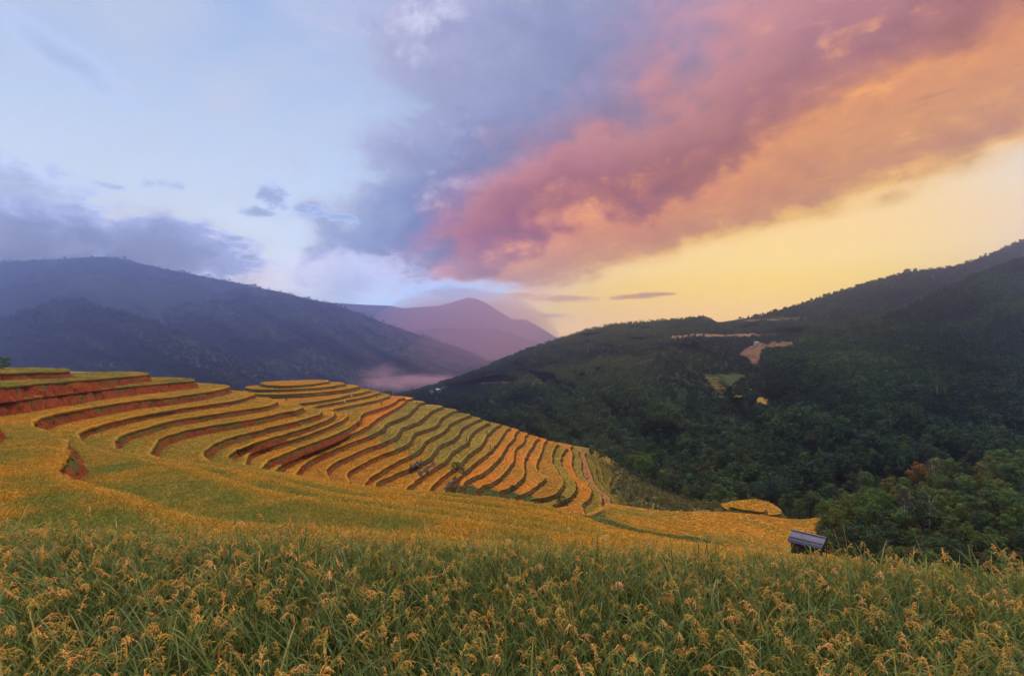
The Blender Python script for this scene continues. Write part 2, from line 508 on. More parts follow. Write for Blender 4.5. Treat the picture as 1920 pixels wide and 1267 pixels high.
C = {   # the bank side, from the bowl up to where the bench turns out of sight behind the hill
 1: [(-200, 696), (0, 695), (50, 693.5), (98.5, 693)],
 2: [(-150, 726), (0, 719.5), (30, 717), (60, 714.5), (110, 711), (150, 708), (200, 704.5), (263, 700)],
 3: [(-60, 752), (0, 746)] + z1((300, 320), (560, 287), (900, 247), (1200, 219), (1400, 202)) + [(300, 715.5), (330, 713), (355, 711.7)],
 4: z1((320, 570), (345, 540), (400, 520), (600, 460), (900, 415), (1200, 367), (1500, 333)) + z2((300, 322), (600, 287), (900, 247), (1060, 217), (1100, 204)),
 5: z1((760, 680), (800, 652), (900, 612), (1050, 572), (1300, 512)) + z2((300, 478), (600, 425), (900, 387), (1200, 347), (1330, 313), (1385, 290)),
 6: z1((1130, 810), (1140, 740), (1180, 700), (1300, 652), (1500, 605)) + z2((300, 602), (600, 542), (900, 502), (1200, 457), (1500, 417), (1620, 392), (1655, 371)),
 7: z2((230, 940), (300, 860), (330, 785), (420, 735), (600, 682), (900, 622), (1200, 582), (1500, 532), (1800, 462)) + z3((800, 470), (870, 435)),
 8: z2((905, 1010), (855, 975), (845, 950), (860, 915), (950, 830), (1100, 765), (1300, 712), (1600, 648)) + z3((300, 712), (600, 652), (900, 582), (1100, 522), (1135, 500)),
 9: z2((1130, 990), (1150, 935), (1250, 870), (1500, 782)) + z3((0, 1000), (80, 945), (300, 866), (600, 787), (900, 702), (1200, 602), (1300, 542), (1312, 523)),
 10: z3((165, 1150), (165, 1060), (220, 1010), (400, 937), (700, 857), (1000, 772), (1300, 652), (1450, 582), (1490, 550)),
 11: z3((375, 1195), (400, 1160), (450, 1115), (600, 1042), (900, 932), (1200, 832), (1500, 702), (1620, 615)) + z4((515, 487), (535, 430), (541, 395), (560, 372), (600, 355), (750, 311), (900, 266), (1000, 216), (1032, 180)),
 12: z3((560, 1225), (640, 1160), (800, 1080), (1000, 972), (1300, 852)) + z4((300, 670), (500, 600), (650, 520), (730, 450), (850, 380), (1000, 301), (1100, 241), (1142, 190)),
 13: z3((842, 1255), (870, 1215), (900, 1180), (1000, 1110), (1200, 1012), (1500, 902)) + z4((300, 780), (460, 725), (620, 672), (750, 620), (830, 560), (880, 495), (1000, 450), (1130, 410), (1200, 350), (1280, 270), (1302, 240)),
 14: z4((150, 1230), (95, 1165), (80, 1120), (100, 1075), (200, 1002), (400, 912), (600, 822), (780, 767), (950, 702), (1030, 640), (1060, 560), (1130, 545)) + z5((200, 376), (330, 336), (400, 261), (500, 196), (565, 163)),
 15: z4((400, 1260), (345, 1195), (360, 1140), (450, 1080), (600, 1002), (800, 902), (970, 852), (1100, 800), (1190, 740), (1210, 660), (1280, 610)) + z5((450, 432), (560, 382), (600, 296), (700, 241), (757, 210)),
 16: z4((610, 1255), (680, 1190), (850, 1092), (1000, 1002), (1150, 932)) + z5((215, 777), (340, 700), (380, 620), (430, 570), (550, 522), (680, 442), (720, 371), (850, 311), (932, 275)),
 17: z4((745, 1265), (800, 1235), (900, 1202), (1000, 1152), (1165, 1092)) + z5((280, 905), (380, 857), (480, 790), (560, 680), (620, 630), (760, 582), (850, 502), (880, 421), (980, 371), (1072, 323)),
 18: z5((140, 1225), (230, 1142), (330, 1067), (450, 990), (580, 905), (690, 840), (730, 750), (850, 672), (960, 620), (990, 520), (1060, 451), (1192, 374)),
 19: z5((430, 1260), (530, 1132), (650, 1042), (750, 965), (870, 890), (940, 790), (1050, 711), (1150, 650), (1200, 530), (1280, 451), (1332, 404)),
 20: z5((650, 1260), (740, 1160), (860, 1050), (960, 965), (1050, 880), (1200, 772), (1300, 690), (1400, 560), (1472, 443)),
 21: z5((820, 1270), (930, 1120), (1000, 1075), (1150, 1021), (1330, 881), (1420, 760), (1490, 640), (1570, 570), (1592, 478)),
 22: z5((1060, 1280), (1130, 1180), (1300, 1140), (1450, 1012), (1560, 870)) + z6((160, 500), (180, 350), (225, 310), (300, 262), (302, 178)),
 23: z6((-60, 900), (90, 872), (190, 810), (300, 705), (312, 640), (290, 530), (330, 420), (415, 300), (450, 228)),
 24: z6((120, 1000), (240, 950), (340, 915), (460, 835), (578, 742), (572, 710), (500, 655), (446, 600), (490, 465), (538, 365), (560, 258)),
 25: z6((330, 1040), (450, 1000), (560, 982), (720, 948), (808, 830), (830, 770), (730, 632), (660, 510), (672, 400), (712, 308)),
 26: z6((640, 1100), (760, 1050), (860, 1008), (935, 955), (986, 885), (988, 802), (900, 712), (830, 622), (776, 540), (786, 450), (832, 368)),
 27: z6((1090, 1200), (1085, 1120), (1062, 1075), (1120, 1030), (1172, 980), (1190, 890), (1120, 802), (1000, 720), (915, 550), (946, 410), (900, 338)),
 28: z6((1310, 1190), (1325, 1060), (1330, 960), (1230, 872), (1090, 732), (1050, 600), (1052, 480), (1000, 405)),
 29: z6((1440, 1065), (1438, 980), (1280, 882), (1200, 752), (1160, 602), (1085, 420)),
 30: z6((1530, 1060), (1528, 1035), (1400, 902), (1260, 752), (1240, 560), (1155, 450), (1045, 385)),
 31: z6((1700, 1085), (1660, 1040), (1450, 902), (1342, 780), (1330, 640), (1262, 470), (1155, 382)),
 32: z6((1800, 1110), (1600, 960), (1392, 850), (1470, 752), (1400, 640), (1330, 530), (1242, 418)),
 33: z6((1840, 1110), (1700, 990), (1560, 880), (1545, 830), (1500, 702), (1420, 600), (1332, 455)),
 34: z6((1880, 1110), (1760, 1010), (1600, 905), (1570, 845), (1520, 710), (1470, 590), (1440, 500)),
}
BH = {  # the knoll behind: small benches stacked on the shared one
 5.2: [(494, 718.2), (504, 720.7), (540, 720.7), (582, 718.3), (609, 714.2)],
 6.2: [(468, 725.8), (477, 727.9), (511, 728.0), (568, 726.2), (610.5, 723.4), (639, 718.8)],
 7.2: [(466, 734.5), (485, 737), (511, 737.3), (568, 735.3), (610.5, 732), (653, 727), (665, 724)],
 8.2: z3((800, 392), (870, 372), (1100, 347), (1400, 297)) + z4((300, 141), (520, 106), (622, 79)),
 9.2: z3((980, 437), (1080, 407), (1300, 372)) + z4((300, 206), (600, 151), (700, 126), (752, 108)),
 10.2: z4((130, 337), (200, 302), (350, 276), (600, 226), (800, 186), (892, 148)),
}
depB = {5.2: 12.0, 6.2: 13.5, 7.2: 15.2, 8.2: 17.4, 9.2: 19.0, 10.2: 20.6}
EF = {  # lower fields to the right of the slope, and the round field in the valley
 40: (32.4, [(-10, 40), (-2, 88)], [(1040, 946), (1085, 961), (1130, 966), (1180, 984), (1240, 996), (1330, 1004)], [(50, 70), (54, 20), (50, -30), (-10, -30)]),
 41: (36.6, [(-14, 42), (10, 110)], [(1128, 951), (1147, 957), (1171, 967), (1223, 986), (1293, 996), (1420, 1004)], [(58, 84), (60, 20), (50, -34), (-14, -34)]),
 42: (40.6, [(-18, 46), (16, 130)], [(1150, 945), (1206, 954), (1322, 971), (1390, 988), (1432, 1003)], [(68, 100), (70, 20), (50, -38), (-18, -38)]),
 43: (43.4, [(-20, 46), (18, 140)], [(1150, 943.5), (1222, 953), (1282, 957.5), (1352, 972), (1420, 986), (1468, 1000)], [(78, 108), (80, 20), (50, -40), (-20, -40)]),
 44: (46.4, [(-24, 50), (18, 150)], [(1132, 946), (1136, 942), (1149, 942.5), (1200, 951.5), (1247, 957), (1290, 957), (1352, 957), (1400, 960), (1440, 964.5), (1474, 978), (1500, 992)], [(86, 110), (90, 20), (50, -44), (-24, -44)]),
 45: (47.6, [(-26, 52), (20, 150)], [(1352, 958), (1395, 961), (1439, 965), (1497, 973), (1535, 967), (1567, 961.5), (1555, 968), (1532, 982), (1524, 996)], [(92, 112), (94, 20), (50, -46), (-26, -46)]),
}

def chaikin(P, n=2, closed=False):
    P = np.asarray(P, float)
    for _ in range(n):
        if closed:
            Q = np.roll(P, -1, axis=0)
            P = np.stack([P * .75 + Q * .25, P * .25 + Q * .75], 1).reshape(-1, 2)
        else:
            a = P[:-1] * .75 + P[1:] * .25
            b = P[:-1] * .25 + P[1:] * .75
            P = np.concatenate([P[:1], np.stack([a, b], 1).reshape(-1, 2), P[-1:]])
    return P

def resample(P, closed=True):
    """even out the spacing: fine where near and in view, coarse behind"""
    P = np.asarray(P, float)
    if closed:
        P = np.concatenate([P, P[:1]])
    seg = np.hypot(*(P[1:] - P[:-1]).T)
    mid = (P[1:] + P[:-1]) / 2
    dist = np.hypot(mid[:, 0], mid[:, 1])
    px = np.abs(mid[:, 0]) / np.maximum(mid[:, 1], 0.1)
    vis = (mid[:, 1] > 1) & (px < 1.15)
    sp = np.where(vis, np.clip(dist * 0.006, 0.22, 1.4), 8.0)
    cum = np.concatenate([[0], np.cumsum(seg / sp)])
    n = max(8, int(cum[-1]))
    t = np.linspace(0, cum[-1], n, endpoint=not closed)
    return np.stack([np.interp(t, cum, P[:, 0]), np.interp(t, cum, P[:, 1])], 1)

fs9 = None
POLY = {}
ZL = {}
def pts(lst, d):
    if not lst: return np.zeros((0, 2))
    a = np.array(lst, float)
    x, y = on_level(a[:, 0], a[:, 1], d)
    return np.stack([x, y], 1)

for k in range(1, 35):
    d = dep[k]
    bank = pts(C[k], d)
    if k in FS:
        near = np.concatenate([np.array(FS[k][0], float), pts(FS[k][1], d)])
        if k == 9: fs9 = near
    else:
        out = fs9 - np.array([-15.0, -20.0])
        out /= np.linalg.norm(out, axis=1)[:, None]
        near = fs9 + out * 1.8 * (k - 9)
        b0 = bank[0]
        near = near[(near[:, 0] > b0[0] + 6) & (near[:, 1] < b0[1] - 6)]
        near = np.concatenate([near, [b0 + np.array([1.0, -5.0])]])
    tip = bank[-1]
    if k <= 10:
        back = [tip + [-1, 5], tip + [-8, 14], tip + [-30, 26 + k], [-190 - 7 * k, 175 + 5 * k], [-200 - 7 * k, -50 - 2 * k]]
    else:
        back = [tip + [1.5, 3.5], tip + [2.5, 10], tip + [-6, 20], tip + [-30, 30], [-150, 330 + 2 * k], [-260 - 7 * k, 250 + 5 * k], [-270 - 7 * k, -60 - 2 * k]]
    if k == 1:
        near_v = near
    full = np.concatenate([near, bank, np.array(back, float), [[near[0, 0], -50 - 2.0 * k]]])
    full = chaikin(full, 2, True)
    POLY[k] = resample(full)
    ZL[k] = -d
for k, lst in BH.items():
    d = depB[k]
    b = pts(lst, d)
    L, T = b[0], b[-1]
    w = k - 5.2
    back = [T + [0.5, 4], T + [-2, 12 + w], T + [-12, 20 + 2 * w], L + [4, 34 + 3 * w], L + [-8 - 2 * w, 22 + 2 * w], L + [-6 - w, 8]]
    if k > 8:
        back = [T + [0.5, 4], T + [-2, 12], T + [-20, 26 + 2 * w], [-95, 300 + 2 * w], [-135, 262], [-118, 232], L + [-6, 5]]
    POLY[k] = resample(chaikin(np.concatenate([b, np.array(back)]), 2, True))
    ZL[k] = -d
def along(l, n=24):
    a = np.array(l, float); q = np.linspace(0, len(a) - 1, n)
    return np.stack([np.interp(q, np.arange(len(a)), a[:, i]) for i in (0, 1)], 1)
for a, b in ((41, 42), (42, 43), (43, 44)):
    A, B = EF[a], EF[b]
    ks = (0.5,) if a > 41 else (0.3, 0.7)
    for f in ks:
        mixl = lambda p, q, n: (along(p, n) * (1 - f) + along(q, n) * f).tolist()
        EF[round(a + f, 1)] = (A[0] * (1 - f) + B[0] * f, mixl(A[1], B[1], 2), mixl(A[2], B[2], 24), mixl(A[3], B[3], 4))
for k, (d, pre, mid, post) in EF.items():
    POLY[k] = resample(chaikin(np.concatenate([np.array(pre, float), pts(mid, d), np.array(post, float)]), 2, True))
    ZL[k] = -d
# round field
KN = {46: (49.6, [(1362, 946), (1385, 951), (1412, 955), (1434, 958), (1437, 952), (1428, 945), (1410, 940.5), (1385, 940)]),
      47: (51.0, [(1352, 944), (1360, 952), (1412, 962), (1462, 962), (1468, 957), (1449, 941), (1432, 936.5), (1410, 934), (1385, 935), (1369, 937.5), (1352, 942.5)])}
for k, (d, lst) in KN.items():
    POLY[k] = resample(chaikin(pts(lst, d), 2, True))
    ZL[k] = -d

def area2(P):
    x, y = P[:, 0], P[:, 1]
    return np.sum(x * np.roll(y, -1) - np.roll(x, -1) * y)
for k in POLY:
    if area2(POLY[k]) < 0:
        POLY[k] = POLY[k][::-1]

# ---- colours of the crop
GOLD = np.array([0.54, 0.275, 0.030]); ORANGE = np.array([0.64, 0.25, 0.032]); OLIVE = np.array([0.34, 0.25, 0.042])
LIME = np.array([0.25, 0.20, 0.042]); GREEN = np.array([0.065, 0.10, 0.030]); DKGOLD = np.array([0.46, 0.22, 0.03])
def lerp(a, b, f): return a + (b - a) * np.clip(f, 0, 1)[:, None]
def tint_fn(k, X, Yw):
    n = len(X)
    px, py = proj(X, Yw, np.full(n, ZL[k]))
    nz = fbm(X * 0.09, Yw * 0.09, 3, 5)
    base = np.repeat(GOLD[None], n, 0)
    kk = int(k)
    if k == kk and 1 <= kk <= 12:
        base = lerp(base, OLIVE[None], 0.5 + nz * 1.6)
        dist = np.hypot(X, Yw)
        nz2 = fbm(X * 0.25 + 7, Yw * 0.25, 3, 9)
        base = lerp(base, np.array([[0.19, 0.21, 0.040]]), np.where(dist < 75, 0.66 + nz2 * 1.2 + nz * 0.6, 0.0))
        if kk <= 3:
            base = lerp(base, np.array([[0.19, 0.185, 0.04]]), np.full(n, 0.8) + nz)
        if kk == 12:
            base = lerp(base, ORANGE[None], (px - 640) / 50)
        if kk == 11:
            base = lerp(base, ORANGE[None], (px - 660) / 60 * 0.8)
    elif k == kk and 13 <= kk <= 20:
        j = 688 + (kk - 13) * 26.0                       # crop changes here: standing gold to the left, cut and green to the right
        base = lerp(base, DKGOLD[None], nz + 0.3)
        cut = 1 / (1 + np.exp(-(px - j) / 1.2))
        g = lerp(np.repeat(LIME[None], n, 0), OLIVE[None], 0.45 + nz * 2.2)
        base = lerp(base, g, cut)
        if kk == 20:
            base = lerp(base, DKGOLD[None], np.full(n, 0.5))
    elif k == kk and kk <= 34:
        pal = {21: ORANGE, 22: ORANGE, 23: ORANGE * 0.95, 24: ORANGE, 25: DKGOLD, 26: OLIVE, 27: ORANGE * 0.92, 28: OLIVE * 0.9,
               29: np.array([0.42, 0.20, 0.085]), 30: OLIVE * .7, 31: LIME * .75, 32: OLIVE * .5, 33: LIME * .5, 34: LIME * .36}
        base = np.repeat(pal[kk][None], n, 0)
        base = lerp(base, OLIVE[None], 0.15 + nz * 0.9)
        gl = 905 + (px - 845) * 0.155
        base = lerp(base, GREEN[None] * 1.1, np.where((kk <= 25) & (py > gl), 1.0, 0.0))
    elif k >= 40:
        base = lerp(np.repeat(GOLD[None], n, 0), OLIVE[None], 0.35 + nz * 1.5 + 0.5 * fbm(X * 0.3, Yw * 0.05, 2, 8))
        if int(k) == 40:
            base = lerp(np.repeat(GREEN[None] * 1.6, n, 0), LIME[None] * .8, 0.35 + nz)
        if int(k) == 41:
            base = lerp(base, GREEN[None], (1150 - px) / 30)
    else:
        base = lerp(base, OLIVE[None], 0.25 + nz * 1.2)
    return base

def wall_h(k, X, Yw, px):
    kk = int(k)
    h = np.full(len(X), 1.0)
    if k == kk and 13 <= kk <= 20:
        j = 688 + (kk - 13) * 26.0
        h = np.where(px > j, 0.62, 0.95)
    elif k == kk and 21 <= kk <= 34:
        h[:] = 0.65
    elif k >= 40:
        h[:] = 0.9
    return h

terr = {}
BANK_GRASS = []
order = sorted(POLY, key=lambda q: -ZL[q])
deepest = {34, 44, 45, 46, 47}
for k in order:
    P = POLY[k]
    n = len(P)
    z = ZL[k]
    kk = int(k)
    tg = np.roll(P, -1, 0) - np.roll(P, 1, 0)
    for _ in range(3):
        tg = (np.roll(tg, 1, 0) + tg * 2 + np.roll(tg, -1, 0)) / 4
    tg /= np.maximum(np.linalg.norm(tg, axis=1), 1e-6)[:, None]
    nr = np.stack([tg[:, 1], -tg[:, 0]], 1)
    wob = fbm(P[:, 0] * 0.5, P[:, 1] * 0.5, 3, 3 + kk)
    P = P + nr * (wob * 0.55)[:, None]
    px, py = proj(P[:, 0], np.maximum(P[:, 1], 0.5), np.full(n, z))
    hr = wall_h(k, P[:, 0], P[:, 1], px) * (1 + 0.25 * fbm(P[:, 0] * 0.8, P[:, 1] * 0.8, 2, 40))
    # drop to the next bench
    if k == kk and kk < 34: step = dep[kk + 1] - dep[kk]
    elif k < 40: step = 2.6
    else: step = 2.6
    if k in (5.2, 6.2, 7.2, 8.2, 9.2): step = 2.2
    tot = np.full(n, step + 0.75)
    if kk in deepest: tot = np.full(n, 130.0 + z - 0.5 if kk in (34, 45) else 12.0)
    rows = [(-0.42, -0.30), (-0.16, -0.33), (0.0, -0.42)]
    low = np.zeros(n)
    if k == 1:                                   # round the camera the plants themselves stand on the soil
        f = np.clip((P[:, 0] + 80) / 35, 0, 1)
        low = -1.0 * f * f * (3 - 2 * f)
        hr = hr * (1 - 0.8 * f)
    V = [np.column_stack([P + nr * o, z + dzv + low]) for o, dzv in rows]
    V.append(np.column_stack([P + nr * 0.05, z - hr + low]))
    V.append(np.column_stack([P - nr * 0.25, z - hr - 0.06 + low]))
    V = np.concatenate(V)
    F = []
    idx = np.arange(n)
    jdx = np.roll(idx, -1)
    quads = np.concatenate([np.stack([idx + r * n, idx + (r + 1) * n, jdx + (r + 1) * n, jdx + r * n], 1) for r in range(4)])
    faces = quads.tolist() + [list(range(n))]
    me = mkmesh('rice_terrace', V, faces, True)
    me.polygons[len(faces) - 1].use_smooth = False
    tc_ = tint_fn(k, V[:, 0], np.maximum(V[:, 1], 0.5))
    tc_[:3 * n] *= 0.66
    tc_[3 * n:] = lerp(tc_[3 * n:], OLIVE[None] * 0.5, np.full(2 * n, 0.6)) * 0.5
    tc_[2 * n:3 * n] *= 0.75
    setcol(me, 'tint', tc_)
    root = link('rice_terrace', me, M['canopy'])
    tag(root, kind='structure')
    terr[k] = root
    # earth bank under it
    dpt = tot - hr
    nrow = 7
    BV = []
    for r in range(nrow):
        f = r / (nrow - 1)
        dd = dpt * f
        slope = (0.42 if kk <= 5 else 0.62) if kk not in deepest else 0.9
        if k in (3, 4): slope = np.where(np.hypot(P[:, 0], P[:, 1]) < 78, np.where((px > 95) & (py > 805) & (k == 4), 2.1, 1.2), 0.5)
        o = -0.02 + dd * slope
        rel = fbm(P[:, 0] * 1.1 + r * 0.15, P[:, 1] * 1.1 - r * 0.2, 4, 60 + kk) * 0.55 + fbm(P[:, 0] * 0.3, P[:, 1] * 0.3 + r * .1, 2, 77) * 0.4
        o = o + rel * (0.25 + 0.75 * math.sin(math.pi * min(f, .95))) * np.minimum(1, dpt / 2)
        o = np.minimum(o, 0.10 + 0.9 * dd) if kk not in deepest else o
        zz = z - hr + 0.03 - dd + low * (1 - f)
        BV.append(np.column_stack([P + nr * o[:, None], zz]))
    BV = np.concatenate(BV)
    BF = np.concatenate([np.stack([idx + r * n, idx + (r + 1) * n, jdx + (r + 1) * n, jdx + r * n], 1) for r in range(nrow - 1)])
    bme = mkmesh('earth_bank', BV, BF, True)
    red = np.full(n, 0.8)
    if k == kk and kk <= 5: red[:] = 1.25 - 0.1 * kk
    if k == kk and kk >= 13: red = np.where(px > 688 + (kk - 13) * 26, 0.15, 0.9) * (1.0 if kk < 21 else 0.5)
    if k != kk: red[:] = 0.35
    gra = np.full(n, 0.28)
    if k == kk and kk <= 5: gra[:] = 0.14 if kk <= 3 else 0.20
    if k == kk and 13 <= kk <= 20: gra = np.where(px > 688 + (kk - 13) * 26, 0.42, 0.18)
    if k == kk and 21 <= kk: gra[:] = 0.42
    if k != kk or kk >= 40: gra[:] = 0.40
    rr = np.tile(red, nrow); gg = np.tile(gra, nrow)
    fr = np.repeat(np.linspace(0, 1, nrow), n)
    gg = gg + np.where(fr < 0.42, 0.34, -0.05) * (1.0 if kk > 3 else 0.75)
    setcol(bme, 'red', rr); setcol(bme, 'grassy', gg)
    b = link('earth_bank', bme, M['earth'], root)
    # what grows on the bank
    gd = rng.random(n * 3)
    vi = np.tile(idx, 3)
    cover = (0.22 if kk <= 5 else 0.30 if kk <= 12 else 0.5) * (0.4 + 1.6 * np.clip(0.5 + fbm(P[vi, 0] * 0.15, P[vi, 1] * 0.15, 3, 88), 0, 1))
    bx_, by_ = proj(P[vi, 0], np.maximum(P[vi, 1], 0.5), np.full(n * 3, z))
    ok_ = (gd < cover) & (bx_ > -40) & (bx_ < 1960) & (P[vi, 1] > 14) & (by_ < 1040)
    vi = vi[ok_]
    if len(vi) > 4 and k < 40:
        ro = rng.random(len(vi)) ** 1.5 * (nrow - 1.6) + 0.2
        r0 = ro.astype(int); fr_ = (ro - r0)[:, None]
        BP = BV.reshape(nrow, n, 3)
        bp = BP[r0, vi] * (1 - fr_) + BP[r0 + 1, vi] * fr_
        db = np.hypot(bp[:, 0], bp[:, 1])
        cb = np.array([[0.070, 0.075, 0.026], [0.12, 0.10, 0.035], [0.045, 0.060, 0.022], [0.16, 0.11, 0.05]])[rng.integers(0, 4, len(vi))]
        BANK_GRASS.append((k, bp, np.clip(db * 0.0045, 0.45, 1.0) * rng.uniform(.6, 1.3, len(vi)), cb))

# ---- which bench lies where (a plan raster), for sowing the crop
RES = 0.25
GX0, GX1, GY0, GY1 = -125.0, 125.0, 6.0, 300.0
gw, gh = int((GX1 - GX0) / RES), int((GY1 - GY0) / RES)
label = np.zeros((gh, gw), np.float32)
def fill(P, val):
    A = P; B = np.roll(P, -1, 0)
    for r in range(gh):
        y = GY0 + (r + 0.5) * RES
        hit = ((A[:, 1] <= y) & (B[:, 1] > y)) | ((B[:, 1] <= y) & (A[:, 1] > y))
        if not hit.any(): continue
        a, b = A[hit], B[hit]
        xs = np.sort(a[:, 0] + (y - a[:, 1]) / (b[:, 1] - a[:, 1]) * (b[:, 0] - a[:, 0]))
        for i in range(0, len(xs) - 1, 2):
            c0 = max(0, int(math.ceil((xs[i] - GX0) / RES - 0.5)))
            c1 = min(gw, int(math.floor((xs[i + 1] - GX0) / RES - 0.5)) + 1)
            if c1 > c0: label[r, c0:c1] = val
for k in sorted(POLY, key=lambda q: ZL[q]):
    fill(POLY[k], k)

# distance of every cell from the open edge of its bench, and from the foot of the bank above
zl = np.full(label.shape, -200.0)
for k in POLY: zl[np.abs(label - k) < 0.05] = ZL[k]
def reach(lower):
    src = np.zeros(label.shape, bool)
    for ax in (0, 1):
        for sh_ in (1, -1):
            q = np.roll(zl, sh_, ax)
            src |= (q < zl - 0.5) if lower else (q > zl + 0.5)
    dd_ = np.where(src, 0.0, 99.0)
    for i in range(16):
        m_ = dd_
        for ax in (0, 1):
            for sh_ in (1, -1):
                same = np.roll(label, sh_, ax) == label
                m_ = np.minimum(m_, np.where(same, np.roll(dd_, sh_, ax) + RES, 99.0))
        dd_ = m_
    return dd_
EDGE = reach(True); FOOT = reach(False)

# ---- tufts of rice
def tuft_mesh(seed, nb, h, spread, wid, ears, segs=2):
    r = np.random.default_rng(seed)
    V, F, E, Va = [], [], [], []
    def blade(x, y, az, lean, L, w, ear):
        ca, sa = math.cos(az), math.sin(az)
        b0 = len(V)
        va = r.random()
        for i in range(segs + 1):
            f = i / segs
            rad = lean * L * f ** 1.8
            zz = L * (f - 0.45 * lean * f ** 2.5)
            ww = w * (1 - f) ** 0.6 * 0.5 if not ear else w * 0.5 * (0.5 + f * 0.9)
            cx_, cy_ = x + ca * rad, y + sa * rad
            if i == segs and not ear:
                V.append((cx_, cy_, zz)); E.append(ear); Va.append(va)
            else:
                V.append((cx_ - sa * ww, cy_ + ca * ww, zz)); V.append((cx_ + sa * ww, cy_ - ca * ww, zz))
                E.extend((ear, ear)); Va.extend((va, va))
        for i in range(segs):
            a = b0 + 2 * i
            if i == segs - 1 and not ear: F.append((a, a + 1, a + 2))
            else: F.append((a, a + 1, a + 3, a + 2))
    for i in range(nb):
        a = r.random() * 6.283
        q = spread * math.sqrt(r.random())
        blade(math.cos(a) * q, math.sin(a) * q, r.random() * 6.283, r.uniform(.15, .8), h * r.uniform(.7, 1.1), wid * r.uniform(.7, 1.3), 0.0)
    for i in range(ears):
        a = r.random() * 6.283
        q = spread * math.sqrt(r.random())
        blade(math.cos(a) * q, math.sin(a) * q, r.random() * 6.283, r.uniform(.5, 1.1), h * r.uniform(.75, 1.0), wid * r.uniform(1.0, 1.8), 1.0)
    me = mkmesh('rice_tuft', np.array(V), F, False)
    setcol(me, 'ear', np.array(E)); setcol(me, 'var', np.array(Va))
    me.materials.append(M['tuft'])
    return bpy.data.objects.new('rice_tuft', me)
TUFT_NEAR = [tuft_mesh(100 + i, 16, 0.50, 0.16, 0.020, 10, 3) for i in range(4)]
TUFT_FAR = [tuft_mesh(200 + i, 14, 0.44, 0.27, 0.045, 16, 2) for i in range(4)]

def scatter_group(protos):
    """a node group that sets one of the given plants on every point, turned and scaled by the point's own attributes"""
    ng = bpy.data.node_groups.new('sow', 'GeometryNodeTree')
    ng.interface.new_socket('Geometry', in_out='INPUT', socket_type='NodeSocketGeometry')
    ng.interface.new_socket('Geometry', in_out='OUTPUT', socket_type='NodeSocketGeometry')
    gi = ng.nodes.new('NodeGroupInput'); go = ng.nodes.new('NodeGroupOutput')
    jn = ng.nodes.new('GeometryNodeJoinGeometry')
    for p in reversed(protos):
        oi = ng.nodes.new('GeometryNodeObjectInfo')
        oi.inputs['Object'].default_value = p
        oi.inputs['As Instance'].default_value = True
        ng.links.new(oi.outputs['Geometry'], jn.inputs[0])
    ip = ng.nodes.new('GeometryNodeInstanceOnPoints')
    ip.inputs['Pick Instance'].default_value = True
    def na(name, t):
        n = ng.nodes.new('GeometryNodeInputNamedAttribute')
        n.data_type = t
        n.inputs['Name'].default_value = name
        return n.outputs[0]
    er = ng.nodes.new('FunctionNodeEulerToRotation')
    ng.links.new(na('rot', 'FLOAT_VECTOR'), er.inputs[0])
    ng.links.new(gi.outputs[0], ip.inputs['Points'])
    ng.links.new(jn.outputs[0], ip.inputs['Instance'])
    ng.links.new(na('pick', 'INT'), ip.inputs['Instance Index'])
    ng.links.new(er.outputs[0], ip.inputs['Rotation'])
    ng.links.new(na('scl', 'FLOAT_VECTOR'), ip.inputs['Scale'])
    ng.links.new(ip.outputs[0], go.inputs[0])
    return ng

def scatter(name, pos, scl, tint, group, nprot, parent=None, tilt=0.15, seed=1):
    r = np.random.default_rng(seed)
    n = len(pos)
    me = bpy.data.meshes.new(name)
    me.vertices.add(n)
    me.vertices.foreach_set('co', np.asarray(pos, np.float32).ravel())
    rot = np.stack([r.normal(0, tilt, n), r.normal(0, tilt, n), r.random(n) * 6.283], 1).astype(np.float32)
    a = me.attributes.new('rot', 'FLOAT_VECTOR', 'POINT'); a.data.foreach_set('vector', rot.ravel())
    scl = np.asarray(scl, np.float32)
    if scl.ndim == 1: scl = np.repeat(scl[:, None], 3, 1)
    a = me.attributes.new('scl', 'FLOAT_VECTOR', 'POINT'); a.data.foreach_set('vector', scl.ravel())
    a = me.attributes.new('pick', 'INT', 'POINT'); a.data.foreach_set('value', r.integers(0, nprot, n).astype(np.int32))
    t4 = np.concatenate([np.asarray(tint, np.float32), np.ones((n, 1), np.float32)], 1)
    a = me.attributes.new('tint', 'FLOAT_COLOR', 'POINT'); a.data.foreach_set('color', t4.ravel())
    o = link(name, me, None, parent)
    md = o.modifiers.new('sow', 'NODES')
    md.node_group = group
    tag(o, kind='stuff')
    return o

G_NEAR = scatter_group(TUFT_NEAR)
G_FAR = scatter_group(TUFT_FAR)
ys, xs = np.nonzero(label > 0)
wx = GX0 + (xs + rng.random(len(xs))) * RES
wy = GY0 + (ys + rng.random(len(ys))) * RES
lab = label[ys, xs]
dist = np.hypot(wx, wy)
spc = np.clip(dist * 0.0045, 0.20, 1.0)
pick = rng.random(len(xs)) < np.minimum(1.0, (RES / spc) ** 2 * 1.25)
zt = np.vectorize(lambda q: ZL[round(float(q), 1)])(np.unique(lab))
zz = zt[np.searchsorted(np.unique(lab), lab)]
ppx, ppy = proj(wx, wy, zz)
inview = (ppx > -70) & (ppx < 1990) & (ppy < 1330) & (ppy > 400)
nearfield = (lab == 1) & (np.hypot(wx, wy) < 15)
edge = EDGE[ys, xs]; foot = FOOT[ys, xs]
inset = 0.34 + 0.18 * rng.random(len(xs))
bare = (edge < np.where(dist > 72, inset, 0.0)) | (foot < np.where(dist > 55, 0.75, 0.45))
keep = pick & inview & ~nearfield & ~bare
nt_tot = 0
